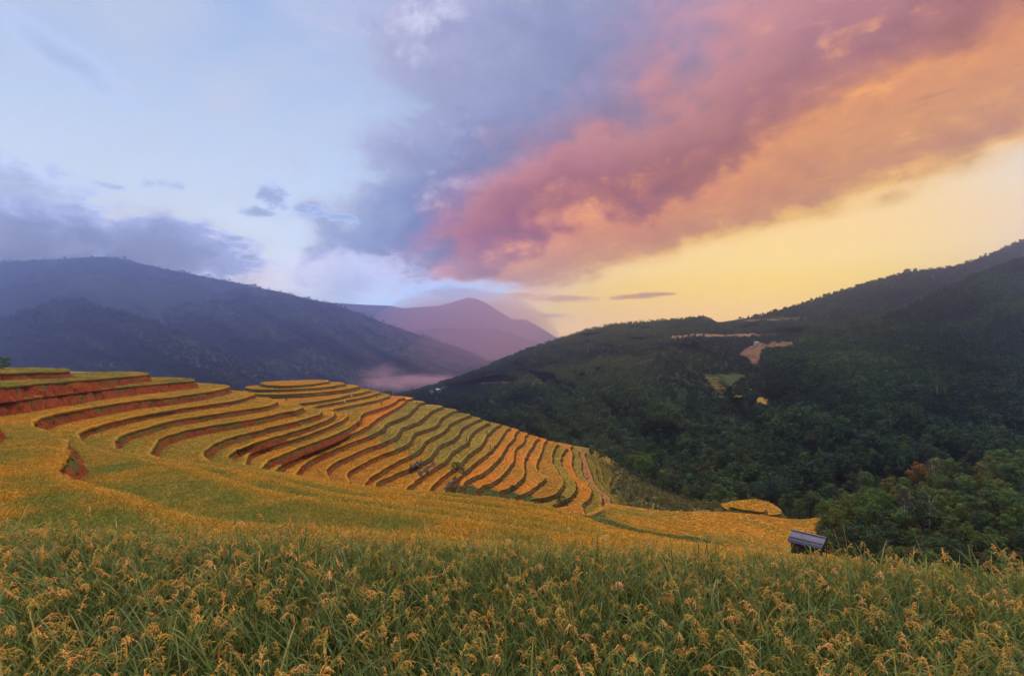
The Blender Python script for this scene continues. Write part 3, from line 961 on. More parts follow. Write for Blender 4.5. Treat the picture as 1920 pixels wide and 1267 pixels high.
for k in order:
    sel = keep & (np.abs(lab - k) < 0.05)
    if sel.sum() < 5: continue
    x, y, dd = wx[sel], wy[sel], dist[sel]
    tn = tint_fn(k, x, y)
    # the crop is gold along an open edge, darker and greener under a bank
    e_, f_ = edge[sel], foot[sel]
    near_w = np.exp(-(e_ / np.where(dd < 75, 1.5, 0.8)) ** 2)
    gold = ORANGE if k >= 40 else GOLD * 1.08
    if k in (2, 3):
        near_w = near_w * 0.15
    if not (13 <= k < 40) and k != 40: tn = lerp(tn, np.repeat(gold[None], len(x), 0), near_w * 0.8)
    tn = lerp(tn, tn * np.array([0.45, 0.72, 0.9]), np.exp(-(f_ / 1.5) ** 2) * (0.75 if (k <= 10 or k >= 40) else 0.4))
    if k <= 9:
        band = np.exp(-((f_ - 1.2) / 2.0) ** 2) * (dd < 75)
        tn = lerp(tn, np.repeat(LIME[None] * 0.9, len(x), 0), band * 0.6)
    tn = tn * (0.88 + 0.24 * rng.random((len(x), 1)))
    und = fbm(x * 0.22, y * 0.22, 3, 21) * 0.10
    zpos = np.full(len(x), ZL[k]) - 0.36 + und
    sc_ = np.clip(dd * 0.0062, 0.62, 1.15) * (0.8 + 0.4 * rng.random(len(x)))
    if 13 <= k <= 20 and k == int(k):
        cutm = ppx[sel] > 688 + (k - 13) * 26
        sc_ = np.where(cutm, sc_ * 0.62, sc_)
    if 21 <= k <= 34: sc_ = sc_ * 0.8
    nearm = dd < 48
    pos = np.stack([x, y, zpos], 1)
    for msk, g in ((nearm, G_NEAR), (~nearm, G_FAR)):
        if msk.sum() < 3: continue
        s3 = np.stack([sc_, sc_, np.maximum(sc_, 0.9)], 1)[msk]
        if g is G_NEAR: s3 = s3 * 1.15
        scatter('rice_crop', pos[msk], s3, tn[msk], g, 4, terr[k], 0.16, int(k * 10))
        nt_tot += int(msk.sum())
for k, bp, sb, cb in BANK_GRASS:
    scatter('bank_grass', bp, sb, cb, G_FAR, 4, terr[k], 0.5, int(k * 10) + 5)
print('tufts', nt_tot)
# ------------------------------------------------------------------ ground, hills
simple('valley_soil', (0.05, 0.055, 0.03), 0.95, 0.05, 0.4, 0.01)
th = np.linspace(0, 2 * math.pi, 65)[:-1]
rr_ = [0, 400, 2500, 11500]
GV = [(0, 0, -130.0)] + [(r * math.cos(a), r * math.sin(a), -130.0) for r in rr_[1:] for a in th]
GF = [(0, 1 + i, 1 + (i + 1) % 64) for i in range(64)]
for q in range(2):
    for i in range(64):
        a = 1 + q * 64; j = (i + 1) % 64
        GF.append((a + i, a + 64 + i, a + 64 + j, a + j))
tag(link('ground', mkmesh('ground', GV, GF), M['valley_soil']), kind='structure')

def hill_mat(name, stops, sc1, sc2, bd):
    m, nt, out = newmat(name)
    wp = worldpos(nt)
    n1 = noise(nt, wp, sc1, 6, 0.65)
    n2 = noise(nt, wp, sc2, 4, 0.6)
    c = ramp(nt, n1 * 0.55 + n2 * 0.45, stops)
    surf(nt, out, c, 0.95, 0.05, n1 * 0.7 + n2, 1.0, bd)
    M[name] = m
hill_mat('forest_floor', [(0.3, (0.010, 0.018, 0.012)), (0.5, (0.018, 0.028, 0.016)), (0.7, (0.032, 0.040, 0.020))], 0.3, 0.02, 1.5)
hill_mat('mountain', [(0.3, (0.010, 0.020, 0.021)), (0.5, (0.020, 0.032, 0.029)), (0.7, (0.042, 0.048, 0.036))], 0.05, 0.006, 10.0)
hill_mat('far_mountain', [(0.3, (0.05, 0.05, 0.05)), (0.7, (0.08, 0.07, 0.07))], 0.01, 0.002, 30.0)
hill_mat('scrub_slope', [(0.3, (0.055, 0.065, 0.026)), (0.5, (0.12, 0.105, 0.042)), (0.72, (0.20, 0.14, 0.06))], 0.8, 0.12, 0.5)

class Sheet:
    """a hillside given by survey rows (photo column, photo row, distance), foot to crest"""
    def __init__(s, name, rows, mat, nx, nt, amp, fx, seed, x0, x1, back=(300, -160)):
        s.rows = [np.array(r, float) for r in rows]
        s.x0, s.x1, s.n = x0, x1, len(rows)
        s.amp, s.fx, s.seed = amp, fx, seed
        xs = np.linspace(x0, x1, nx); ts = np.linspace(0, s.n - 1, nt)
        Xg, Tg = np.meshgrid(xs, ts)
        P = s.pos(Xg.ravel(), Tg.ravel())
        foot = s.pos(xs, np.zeros(nx)); foot = foot * np.array([0.94, 0.94, 1]); foot[:, 2] = -131.0
        crest = s.pos(xs, np.full(nx, s.n - 1.0))
        dirn = crest[:, :2] / np.linalg.norm(crest[:, :2], axis=1)[:, None]
        b1 = crest.copy(); b1[:, :2] += dirn * back[0] * 0.35; b1[:, 2] += back[1] * 0.2
        b2 = crest.copy(); b2[:, :2] += dirn * back[0]; b2[:, 2] += back[1]
        V = np.concatenate([foot, P, b1, b2])
        nr = nt + 3
        i, j = np.meshgrid(np.arange(nx - 1), np.arange(nr - 1))
        a = (j * nx + i).ravel()
        F = np.stack([a, a + 1, a + nx + 1, a + nx], 1)
        s.o = link(name, mkmesh(name, V, F), M[mat])
        tag(s.o, kind='structure')
    def base(s, px, t):
        t = np.clip(t, 0, s.n - 1.0001)
        i = np.floor(t).astype(int); f = t - i
        py = np.stack([np.interp(px, r[:, 0], r[:, 1]) for r in s.rows])
        yy = np.stack([np.interp(px, r[:, 0], np.log(r[:, 2])) for r in s.rows])
        k = np.arange(len(px))
        return py[i, k] * (1 - f) + py[i + 1, k] * f, np.exp(yy[i, k] * (1 - f) + yy[i + 1, k] * f)
    def pos(s, px, t):
        px = np.asarray(px, float); t = np.asarray(t, float)
        py, Yd = s.base(px, t)
        u = px * s.fx; v = t * 1.3
        rid = 1 - 2 * np.abs(fbm(u + 0.6 * v, v * 0.6, 4, s.seed))
        w = np.minimum(1, (s.n - 1 - t) * 1.5)
        Yd = Yd * (1 + s.amp * ((rid - 0.6) * (0.3 + 0.7 * w) + 0.3 * fbm(u * 3, v * 3, 3, s.seed + 9)))
        return at(px, py, Yd).T
    def find(s, px, py):
        """t on the sheet for given photo points"""
        ts = np.linspace(0, s.n - 1, 200)
        r = []
        for x, y in zip(px, py):
            q, _ = s.base(np.full(200, float(x)), ts)
            r.append(ts[int(np.argmin(np.abs(q - y)))])
        return np.array(r)
    def sample(s, n, seed, t0=0.0):
        r = np.random.default_rng(seed)
        m = n * 7
        px = s.x0 + r.random(m) * (s.x1 - s.x0); t = t0 + r.random(m) * (s.n - 1 - t0)
        e = 1e-2
        P0 = s.pos(px, t)
        py0, Y0 = s.base(px, np.minimum(t, s.n - 1 - 2 * e)); py1, Y1 = s.base(px, np.minimum(t + e, s.n - 1 - e))
        A = at(px, py0, Y0).T; B = at(px, py1, Y1).T
        w = np.linalg.norm(B - A, axis=1) * Y0
        w = np.minimum(w, np.quantile(w, 0.97))
        k = r.random(m) < w / w.max() * 1.0
        idx = np.nonzero(k)[0][:n]
        return px[idx], t[idx], P0[idx]

# forested hill on the right: far ridge and its flank
MH = Sheet('forest_hill', [
    [(740, 775, 560), (900, 800, 470), (1000, 850, 400), (1100, 890, 330), (1200, 930, 290), (1450, 955, 250), (1700, 900, 300), (1960, 860, 330)],
    [(740, 762, 700), (850, 760, 620), (960, 760, 560), (1060, 760, 500), (1200, 790, 430), (1400, 800, 400), (1600, 790, 420), (1960, 760, 450)],
    [(740, 752, 860), (850, 728, 820), (930, 706, 760), (1060, 700, 640), (1200, 680, 600), (1290, 655, 620), (1400, 700, 590), (1600, 690, 600), (1960, 640, 640)],
    [(740, 747, 950), (850, 716, 930), (930, 690, 880), (1060, 650, 820), (1200, 640, 780), (1290, 634, 740), (1400, 645, 820), (1560, 610, 860), (1960, 560, 900)],
    [(740, 745, 1000), (800, 735, 1000), (850, 716, 1000), (900, 697, 1000), (960, 668, 1000), (1040, 639, 980), (1100, 619, 980), (1150, 609, 1000), (1250, 600, 1000), (1318, 596, 1000), (1334, 602, 1000), (1350, 604, 1030), (1420, 593, 1060), (1500, 574, 1100), (1560, 551, 1130), (1640, 530, 1150), (1700, 510, 1180), (1790, 501, 1200), (1850, 480, 1200), (1960, 436, 1200)],
], 'forest_floor', 260, 70, 0.12, 0.009, 31, 740, 1960)
# nearer spur on the right
FR = Sheet('forest_spur', [
    [(1440, 930, 255), (1600, 900, 270), (1750, 880, 280), (1960, 860, 290)],
    [(1440, 850, 330), (1600, 800, 340), (1750, 770, 350), (1960, 740, 360)],
    [(1440, 740, 430), (1600, 700, 450), (1750, 660, 470), (1960, 620, 470)],
    [(1440, 668, 560), (1500, 650, 580), (1560, 634, 600), (1620, 617, 620), (1680, 592, 640), (1750, 560, 660), (1850, 516, 680), (1960, 476, 700)],
], 'forest_floor', 150, 50, 0.10, 0.008, 53, 1440, 1960)
# near slope at the lower right
NR = Sheet('wooded_slope', [
    [(1535, 1040, 116), (1600, 1055, 110), (1750, 1075, 108), (1990, 1085, 106)],
    [(1535, 1000, 142), (1600, 990, 150), (1700, 985, 145), (1850, 985, 142), (1990, 980, 140)],
    [(1535, 982, 172), (1570, 966, 180), (1640, 930, 190), (1720, 905, 195), (1800, 890, 200), (1990, 862, 205)],
], 'forest_floor', 90, 40, 0.03, 0.015, 71, 1535, 1990, (70, -40))
# scrub slope at the end of the terraces
GS = Sheet('scrub_slope', [
    [(1150, 955, 190), (1200, 957, 190), (1290, 962, 190), (1370, 950, 198), (1420, 945, 205)],
    [(1156, 912, 232), (1200, 925, 222), (1290, 945, 208), (1370, 948, 206), (1420, 944, 214)],
    [(1148, 866, 288), (1180, 884, 270), (1230, 915, 250), (1290, 943, 228), (1370, 947, 216), (1420, 943, 224)],
], 'scrub_slope', 120, 50, 0.02, 0.02, 83, 1150, 1420, (40, -30))
# blue mountains beyond the valley
L1 = Sheet('mountain', [
    [(-150, 800, 1080), (700, 800, 1080)],
    [(-150, 690, 1500), (200, 690, 1500), (500, 735, 1380), (700, 760, 1260)],
    [(-150, 640, 1776), (0, 600, 1800), (60, 578, 1800), (115, 562, 1800), (150, 561, 1800), (195, 577, 1800), (286, 600, 1776), (400, 655, 1704), (520, 712, 1560), (620, 745, 1440), (700, 765, 1320)],
], 'mountain', 200, 60, 0.16, 0.006, 11, -150, 700, (500, -250))
L2 = Sheet('mountain', [
    [(-150, 760, 1687), (500, 770, 1624), (760, 775, 1562), (1060, 775, 1624)],
    [(-150, 690, 2124), (480, 660, 2124), (700, 700, 2062), (1060, 735, 2124)],
    [(-150, 660, 2437), (0, 622, 2437), (195, 592, 2474), (300, 577, 2499), (390, 560, 2499), (418, 548, 2499), (450, 541, 2499), (475, 538, 2499), (515, 545, 2499), (573, 559, 2499), (630, 571, 2499), (690, 594, 2499), (745, 614, 2499), (800, 632, 2499), (860, 651, 2499), (925, 680, 2499), (990, 706, 2499), (1060, 735, 2499)],
], 'mountain', 260, 70, 0.15, 0.005, 17, -150, 1060, (700, -300))
L3 = Sheet('mountain', [
    [(-200, 690, 2251), (620, 690, 2251)],
    [(-200, 560, 2636), (0, 540, 2636), (109, 519, 2636), (180, 516, 2636), (258, 522, 2636), (340, 536, 2636), (418, 550, 2636), (520, 580, 2581), (620, 640, 2526)],
], 'mountain', 160, 50, 0.08, 0.005, 23, -200, 620, (900, -300))
L4 = Sheet('mountain', [
    [(-200, 640, 2724), (640, 640, 2724)],
    [(-200, 520, 3004), (-60, 496, 3004), (0, 491, 3004), (90, 487, 3004), (172, 481, 3004), (205, 482, 3004), (240, 488, 3004), (290, 500, 3004), (355, 513, 3004), (470, 535, 3004), (560, 575, 3004), (640, 620, 3004)],
], 'mountain', 160, 40, 0.06, 0.005, 29, -200, 640, (900, -300))
P1 = Sheet('mountain', [
    [(640, 770, 3241), (1120, 770, 3241)],
    [(640, 650, 3601), (700, 636, 3601), (779, 619, 3601), (831, 615, 3601), (880, 617, 3601), (928, 615, 3601), (974, 630, 3601), (1008, 644, 3601), (1060, 662, 3601), (1120, 690, 3601)],
], 'mountain', 140, 40, 0.08, 0.008, 37, 640, 1120, (1200, -400))
P2 = Sheet('far_mountain', [
    [(420, 720, 4159), (1160, 720, 4159)],
    [(420, 552, 5034), (500, 556, 5034), (560, 560, 5034), (619, 567, 5034), (680, 571, 5034), (733, 573, 5034), (745, 576, 5034), (756, 578, 5034), (825, 573, 5034), (850, 566, 5034), (882, 557, 5034), (905, 564, 5034), (935, 583, 5034), (963, 600, 5034), (985, 598, 5034), (1010, 612, 5034), (1037, 629, 5034), (1100, 652, 5034), (1160, 670, 5034)],
], 'far_mountain', 220, 50, 0.06, 0.006, 41, 420, 1160, (1500, -500))

# ------------------------------------------------------------------ haze
HZMIN = -131.5; HTOP = HAZE_TOP
hb = 11400.0
HV = [(x, y, z) for z in (HZMIN, HTOP) for x, y in ((-hb, -2300), (hb, -2300), (hb, hb), (-hb, hb))]
HF = [(3, 2, 1, 0), (4, 5, 6, 7), (0, 1, 5, 4), (1, 2, 6, 5), (2, 3, 7, 6), (3, 0, 4, 7)]
hz = link('haze', mkmesh('haze', HV, HF, False))
hm, nt, out = newmat('haze')
pv = nt.nodes.new('ShaderNodeVolumePrincipled')
pv.inputs['Color'].default_value = (0.45, 0.54, 1.0, 1)
pv.inputs['Density'].default_value = HAZE_D
pv.inputs['Anisotropy'].default_value = 0.86
nt.links.new(pv.outputs[0], out.inputs['Volume'])
try: hm.cycles.homogeneous_volume = True
except Exception: pass
hz.data.materials.append(hm)
tag(hz, kind='stuff')

# ------------------------------------------------------------------ trees
def leafmat(name, base, trans=0.3):
    m, nt, out = newmat(name)
    _, rv = attr(nt, 'var')
    ti, _ = attr(nt, 'tint', 'INSTANCER')
    rnd = objrand(nt)
    rgb = nt.nodes.new('ShaderNodeRGB'); rgb.outputs[0].default_value = (*base, 1)
    c = N(nt, rgb.outputs[0])
    c = hsv(nt, c, h=rnd * 0.03 + 0.485, v=rv * 0.9 + rnd * 0.3 + 0.4)
    surf(nt, out, c, 0.7, 0.15, trans=trans)
    M[name] = m
    return m
def leafmat_inst(name, trans=0.25):
    m, nt, out = newmat(name)
    _, rv = attr(nt, 'var')
    ti, _ = attr(nt, 'tint', 'INSTANCER')
    surf(nt, out, hsv(nt, ti, v=rv * 0.9 + 0.55), 0.8, 0.1, trans=trans)
    M[name] = m
leafmat('leaf_green', (0.072, 0.120, 0.030))
leafmat('leaf_dark', (0.034, 0.062, 0.030))
leafmat('leaf_olive', (0.115, 0.120, 0.032))
leafmat('leaf_orange', (0.22, 0.105, 0.022))
leafmat('leaf_grey', (0.060, 0.056, 0.048))
leafmat('leaf_blue', (0.026, 0.055, 0.040))
leafmat_inst('leaf_forest')
simple('bark', (0.075, 0.055, 0.04), 0.95, 0.05, 0.4, 2.0)
simple('pale_bark', (0.27, 0.24, 0.21), 0.9, 0.1, 0.3, 2.0)

def tube(path, rads, k=6):
    path = np.array(path, float)
    V, F = [], []
    n = len(path)
    for i in range(n):
        d = path[min(i + 1, n - 1)] - path[max(i - 1, 0)]
        d /= np.linalg.norm(d) + 1e-9
        a = np.cross(d, [0.3, 0.9, 0.1]); a /= np.linalg.norm(a) + 1e-9
        b = np.cross(d, a)
        for j in range(k):
            t = 2 * math.pi * j / k
            V.append(path[i] + rads[i] * (math.cos(t) * a + math.sin(t) * b))
    for i in range(n - 1):
        for j in range(k):
            F.append((i * k + j, i * k + (j + 1) % k, (i + 1) * k + (j + 1) % k, (i + 1) * k + j))
    F.append(tuple(range((n - 1) * k, n * k)))
    return V, F

def join(parts):
    V, F = [], []
    for v, f in parts:
        o = len(V)
        V.extend(v)
        F.extend([tuple(i + o for i in q) for q in f])
    return V, F

def tree_meshes(seed, h, r, nleaf, ls, trunk_f=0.35, shape='round', trunk_r=0.018, sparse=0.0):
    """trunk with limbs, and a crown of many small leaf sprays in lobes"""
    g = np.random.default_rng(seed)
    lobes = []
    nl = g.integers(9, 14)
    for i in range(nl):
        f = (i + 0.5) / nl
        if shape == 'cone':
            zz = trunk_f * h + f * (1 - trunk_f) * h * 0.95
            rad = r * (1.02 - f) ** 0.7
            lr = r * (0.50 - 0.30 * f)
        elif shape == 'flat':
            zz = h * (0.62 + 0.30 * g.random()); rad = r * (0.9 if i > 2 else 0.3); lr = r * 0.36
        else:
            zz = trunk_f * h + (1 - trunk_f) * h * (0.12 + 0.78 * f); rad = r * math.sin(math.pi * (0.18 + 0.72 * f)) * 0.85
            lr = r * g.uniform(0.30, 0.46)
        a = i * 2.4 + g.random()
        q = rad * (0.35 + 0.55 * g.random())
        lobes.append((np.array([math.cos(a) * q, math.sin(a) * q, zz]), lr))
    top = np.array([g.normal(0, .04 * h), g.normal(0, .04 * h), h * 0.9])
    path = [np.zeros(3), np.array([top[0] * .2, top[1] * .3, h * .3]), np.array([top[0] * .7, top[1] * .6, h * .62]), top]
    R0 = h * trunk_r
    parts = [tube(path, [R0 * 1.25, R0, R0 * .6, R0 * .12])]
    for c, lr in lobes[::2]:
        z0 = max(trunk_f * h * 0.7, c[2] - lr * 1.3 - abs(c[0]) * .3)
        st = np.array([top[0] * z0 / h, top[1] * z0 / h, z0])
        parts.append(tube([st, (st + c) / 2 + [0, 0, -.05 * h], c], [R0 * .45, R0 * .3, R0 * .08], 4))
    TV, TF = join(parts)
    lw = np.array([l[1] ** 2 for l in lobes]); lw /= lw.sum()
    li = g.choice(len(lobes), nleaf, p=lw)
    cen = np.array([l[0] for l in lobes])[li]; lr = np.array([l[1] for l in lobes])[li]
    u = g.normal(size=(nleaf, 3)); u /= np.linalg.norm(u, axis=1)[:, None]
    u[:, 2] = np.where(u[:, 2] < -0.35, -u[:, 2], u[:, 2])
    rad = lr * (0.55 + 0.5 * g.random(nleaf)) * (1 + 0.18 * g.normal(size=nleaf))
    p = cen + u * rad[:, None] * np.array([1, 1, 0.78])
    nrm = u + g.normal(0, 0.55, (nleaf, 3)); nrm /= np.linalg.norm(nrm, axis=1)[:, None]
    t1 = np.cross(nrm, g.normal(size=(nleaf, 3))); t1 /= np.linalg.norm(t1, axis=1)[:, None]
    t2 = np.cross(nrm, t1)
    sz = (ls * (0.6 + 0.8 * g.random(nleaf)))[:, None]
    drop = np.array([0, 0, -0.25]) * sz
    Vv = np.stack([p - t1 * sz + drop, p - t2 * sz * .5, p + t1 * sz + drop, p + t2 * sz * .5], 1).reshape(-1, 3)
    Fv = np.arange(nleaf * 4).reshape(-1, 4)
    tri = np.concatenate([Fv[:, [0, 1, 3]], Fv[:, [1, 2, 3]]])
    lobevar = g.random(len(lobes))
    va = np.clip(0.2 + 0.45 * lobevar[li] + 0.35 * g.random(nleaf), 0, 1)
    cm = mkmesh('crown', Vv, tri, False)
    setcol(cm, 'var', np.repeat(va, 4))
    tm = mkmesh('trunk', np.array(TV), TF, True)
    return tm, cm

# low forest trees as one mass on the far flanks
def forest_proto(seed, h, r, n, ls, shape, tf=0.3):
    tm, cm = tree_meshes(seed, h, r, n, ls, tf, shape)
    cm.materials.append(M['leaf_forest'])
    return bpy.data.objects.new('crown', cm)
FP = [forest_proto(300 + i, 1.0, rr, 130, 0.085, sh, 0.22) for i, (rr, sh) in enumerate([(0.42, 'round'), (0.38, 'round'), (0.46, 'round'), (0.30, 'cone'), (0.34, 'cone'), (0.5, 'flat')])]
G_FOR = scatter_group(FP)

def inpoly(px, py, poly):
    poly = np.array(poly, float)
    r = np.zeros(len(px), bool)
    for a, b in zip(poly, np.roll(poly, -1, 0)):
        c = ((a[1] > py) != (b[1] > py)) & (px < (b[0] - a[0]) * (py - a[1]) / (b[1] - a[1] + 1e-9) + a[0])
        r ^= c
    return r
CLEAR = [   # openings in the forest, as photo outlines
    [(1386, 666), (1396, 656), (1412, 650), (1424, 645), (1440, 648), (1446, 643), (1462, 645), (1470, 641), (1514, 641), (1494, 651), (1478, 657), (1466, 660), (1468, 652), (1456, 651), (1450, 655), (1438, 652), (1432, 658), (1426, 665), (1423, 685), (1412, 686), (1404, 672), (1394, 669)],
    [(1318, 704), (1404, 706), (1392, 711), (1374, 722), (1366, 734), (1384, 738), (1380, 744), (1350, 742), (1336, 730)],
    [(1420, 748), (1456, 757), (1458, 764), (1440, 762), (1420, 756)],
    [(1256, 633), (1300, 629), (1400, 628), (1478, 624.5), (1480, 628), (1400, 632), (1300, 632.5), (1258, 636)],
    [(1340, 602), (1500, 594), (1500, 600), (1342, 606)],
    [(900, 713), (1024, 714), (1024, 722), (900, 721)],
    [(1196, 790), (1206, 790), (1206, 791), (1196, 791)],
]
def plant_forest(sh, n, seed, hmin, hmax, cols, name, t0=0.05):
    px, t, P = sh.sample(n, seed, t0)
    qx, qy = proj(P[:, 0], P[:, 1], P[:, 2])
    ok = (qx > -60) & (qx < 1985)
    for c in CLEAR: ok &= ~inpoly(qx, qy, c) & ~inpoly(qx, qy - 4, c)
    P, qx, qy = P[ok], qx[ok], qy[ok]
    r = np.random.default_rng(seed + 1)
    n = len(P)
    nz = fbm(P[:, 0] * 0.010, (P[:, 1] + P[:, 2]) * 0.010, 4, seed) * 1.5
    h = hmin + (hmax - hmin) * np.clip(r.random(n) ** 1.6 + nz * 0.4, 0, 1.1)
    wdt = h * r.uniform(0.85, 1.35, n)
    ci = np.clip(((nz + 0.5) * 0.6 + r.random(n) * 0.55) * (len(cols) - 1), 0, len(cols) - 1.001)
    cols = np.array(cols)
    f = (ci - np.floor(ci))[:, None]
    tint = cols[np.floor(ci).astype(int)] * (1 - f) + cols[np.floor(ci).astype(int) + 1] * f
    odd = r.random(n) < 0.015
    tint[odd] = np.array([0.055, 0.042, 0.024])
    if sh is MH:                                   # warm light on the rounded shoulder painted into the tint; trees smaller there
        lit_shoulder = np.clip((t[ok] - 1.4) / 0.8, 0, 1) * np.clip((1360 - qx) / 90, 0, 1) * np.clip((qx - 950) / 120, 0, 1)
        lit_shoulder = lit_shoulder * np.clip(0.65 + nz * 0.8, 0, 1)
        tint = tint * (1 - lit_shoulder[:, None]) + np.array([0.085, 0.100, 0.036]) * lit_shoulder[:, None]
        h = h * (1 - 0.45 * lit_shoulder); wdt = wdt * (1 - 0.40 * lit_shoulder)
    P = P - np.array([0, 0, 0.08]) * h[:, None]
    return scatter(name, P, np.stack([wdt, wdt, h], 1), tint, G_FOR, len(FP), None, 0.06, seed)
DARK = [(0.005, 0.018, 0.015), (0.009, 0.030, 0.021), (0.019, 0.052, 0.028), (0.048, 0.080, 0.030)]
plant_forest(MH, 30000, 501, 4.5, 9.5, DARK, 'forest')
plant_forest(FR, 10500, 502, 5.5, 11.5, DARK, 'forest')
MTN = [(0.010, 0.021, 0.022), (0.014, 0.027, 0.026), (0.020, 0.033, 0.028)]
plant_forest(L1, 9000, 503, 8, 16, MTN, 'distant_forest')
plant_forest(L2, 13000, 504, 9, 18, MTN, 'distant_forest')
plant_forest(L4, 4000, 505, 10, 26, MTN, 'distant_forest')
# ------------------------------------------------------------------ openings on the far hill
def mulcol(name, stops, scale, bd=0.3):
    m, nt, out = newmat(name)
    n = noise(nt, worldpos(nt), scale, 6, 0.7)
    surf(nt, out, ramp(nt, n, stops), 0.95, 0.05, n, 0.8, bd)
    M[name] = m
mulcol('bare_earth', [(0.35, (0.03, 0.03, 0.015)), (0.48, (0.09, 0.05, 0.03)), (0.58, (0.17, 0.095, 0.06)), (0.72, (0.26, 0.16, 0.11))], 0.11, 1.0)
mulcol('ripe_field', [(0.3, (0.15, 0.10, 0.025)), (0.7, (0.30, 0.19, 0.04))], 0.3, 0.5)
mulcol('green_field', [(0.3, (0.016, 0.034, 0.016)), (0.7, (0.040, 0.058, 0.022))], 0.3, 0.5)
mulcol('road_dust', [(0.35, (0.05, 0.045, 0.03)), (0.5, (0.17, 0.10, 0.06)), (0.7, (0.28, 0.17, 0.11))], 0.06, 0.2)

def patch(name, sh, outline, mat, lift=1.2, step=5.0, kind='structure'):
    """a cleared piece of a hillside: a sheet with its own rim, lying on the slope"""
    o = np.array(outline, float)
    x0, y0 = o.min(0); x1, y1 = o.max(0)
    nx = max(3, int((x1 - x0) / step)); ny = max(3, int((y1 - y0) / min(step, 3.0)))
    gx, gy = np.meshgrid(np.linspace(x0, x1, nx), np.linspace(y0, y1, ny))
    t = sh.find(gx.ravel(), gy.ravel())
    P = sh.pos(gx.ravel(), t)
    P = P * (1 - lift / np.linalg.norm(P, axis=1))[:, None]
    ins = inpoly(gx.ravel() + 0.01, gy.ravel() + 0.01, outline)
    F = []
    for j in range(ny - 1):
        for i in range(nx - 1):
            q = (j * nx + i, j * nx + i + 1, (j + 1) * nx + i + 1, (j + 1) * nx + i)
            if sum(ins[list(q)]) >= 2: F.append(q)
    ob = link(name, mkmesh(name, P, F), M[mat])
    tag(ob, kind=kind)
    md = ob.modifiers.new('depth', 'SOLIDIFY'); md.thickness = 1.5
    return ob
patch('bare_earth', MH, CLEAR[0], 'bare_earth', 1.5, 3.0)
patch('field', MH, CLEAR[1], 'green_field', 1.0, 4.0)
patch('field', MH, CLEAR[2], 'ripe_field', 1.5, 2.5)
patch('dirt_road', MH, CLEAR[3], 'road_dust', 1.2, 1.3)
def ribbon(name, sh, line, wpx, mat, lift=2.0):
    l = np.array(line, float)
    n = 40
    q = np.linspace(0, len(l) - 1, n)
    px = np.interp(q, np.arange(len(l)), l[:, 0]); py = np.interp(q, np.arange(len(l)), l[:, 1])
    A = sh.pos(px, sh.find(px, py)); B = sh.pos(px, sh.find(px, py + wpx))
    A = A * (1 - lift / np.linalg.norm(A, axis=1))[:, None]; B = B * (1 - lift / np.linalg.norm(B, axis=1))[:, None]
    V = np.concatenate([A, B])
    F = [(i, i + 1, n + i + 1, n + i) for i in range(n - 1)]
    ob = link(name, mkmesh(name, V, F), M[mat]); tag(ob, kind='structure')
    md = ob.modifiers.new('depth', 'SOLIDIFY'); md.thickness = 1.0
ribbon('road', MH, [(1400, 601), (1440, 600), (1500, 597), (1520, 595)], 1.8, 'road_dust', 6)
ribbon('road', MH, [(902, 717), (940, 716), (985, 718), (1022, 719)], 3.0, 'road_dust', 6)
# little rice benches in the clearing
for j in range(9):
    y = 707 + j * 4.4
    xl = 1321 + j * 3.6; xr = (1402 if j < 1 else 1372 - j * 2.0 if j < 7 else 1400)
    if j in (7,): continue
    n = 16
    px = np.linspace(xl, xr, n); py = y + 1.5 * np.sin(np.linspace(0, 3, n)) * (0.6 if j < 5 else -1.0)
    A = MH.pos(px, MH.find(px, py)); 
    A = A * (1 - 5.0 / np.linalg.norm(A, axis=1))[:, None]
    fwd = -A[:, :2] / np.linalg.norm(A[:, :2], axis=1)[:, None]
    B = A.copy(); B[:, :2] += fwd * 3.0
    A2 = A.copy(); A2[:, :2] -= fwd * 2.0
    D_ = B.copy(); D_[:, 2] -= 1.3; D_[:, :2] += fwd * 0.5
    V = np.concatenate([A2, B, D_])
    F = [(i, i + 1, n + i + 1, n + i) for i in range(n - 1)] + [(n + i, n + i + 1, 2 * n + i + 1, 2 * n + i) for i in range(n - 1)]
    tag(link('rice_terrace', mkmesh('rice_terrace', V, F), M['ripe_field']), kind='structure')

# ------------------------------------------------------------------ trees one can tell apart
TREES = {}
def proto_tree(key, seed, h, r, n, ls, crown_mat, bark='bark', tf=0.3, shape='round', tr=0.018):
    TREES[key] = (tree_meshes(seed, h, r, n, ls, tf, shape, tr), crown_mat, bark)
    (tm, cm), _, _ = TREES[key]
    tm.materials.append(M[bark]); cm.materials.append(M[crown_mat])
for i in range(4): proto_tree(('green', i), 400 + i, 9.0, 3.4, 1150, 0.30, 'leaf_green', tf=0.2, shape=['round', 'round', 'cone', 'round'][i])
for i in range(3): proto_tree(('dark', i), 410 + i, 11.0, 3.9, 1150, 0.34, 'leaf_dark', tf=0.3, shape=['round', 'cone', 'round'][i])
for i in range(3): proto_tree(('olive', i), 420 + i, 8.0, 3.2, 1100, 0.28, 'leaf_olive', tf=0.2)
proto_tree(('orange', 0), 430, 8.5, 3.0, 1000, 0.28, 'leaf_orange', tf=0.2)
proto_tree(('grey', 0), 431, 10.0, 3.4, 420, 0.24, 'leaf_grey', 'pale_bark', tf=0.3, tr=0.024)
proto_tree(('big', 0), 432, 14.0, 10.5, 2600, 0.42, 'leaf_blue', tf=0.28)
proto_tree(('tall', 0), 433, 19.0, 4.0, 900, 0.36, 'leaf_dark', 'pale_bark', tf=0.6, tr=0.016)
for i in range(2): proto_tree(('bush', i), 440 + i, 2.2, 1.5, 420, 0.14, ['leaf_dark', 'leaf_olive'][i], tf=0.05)
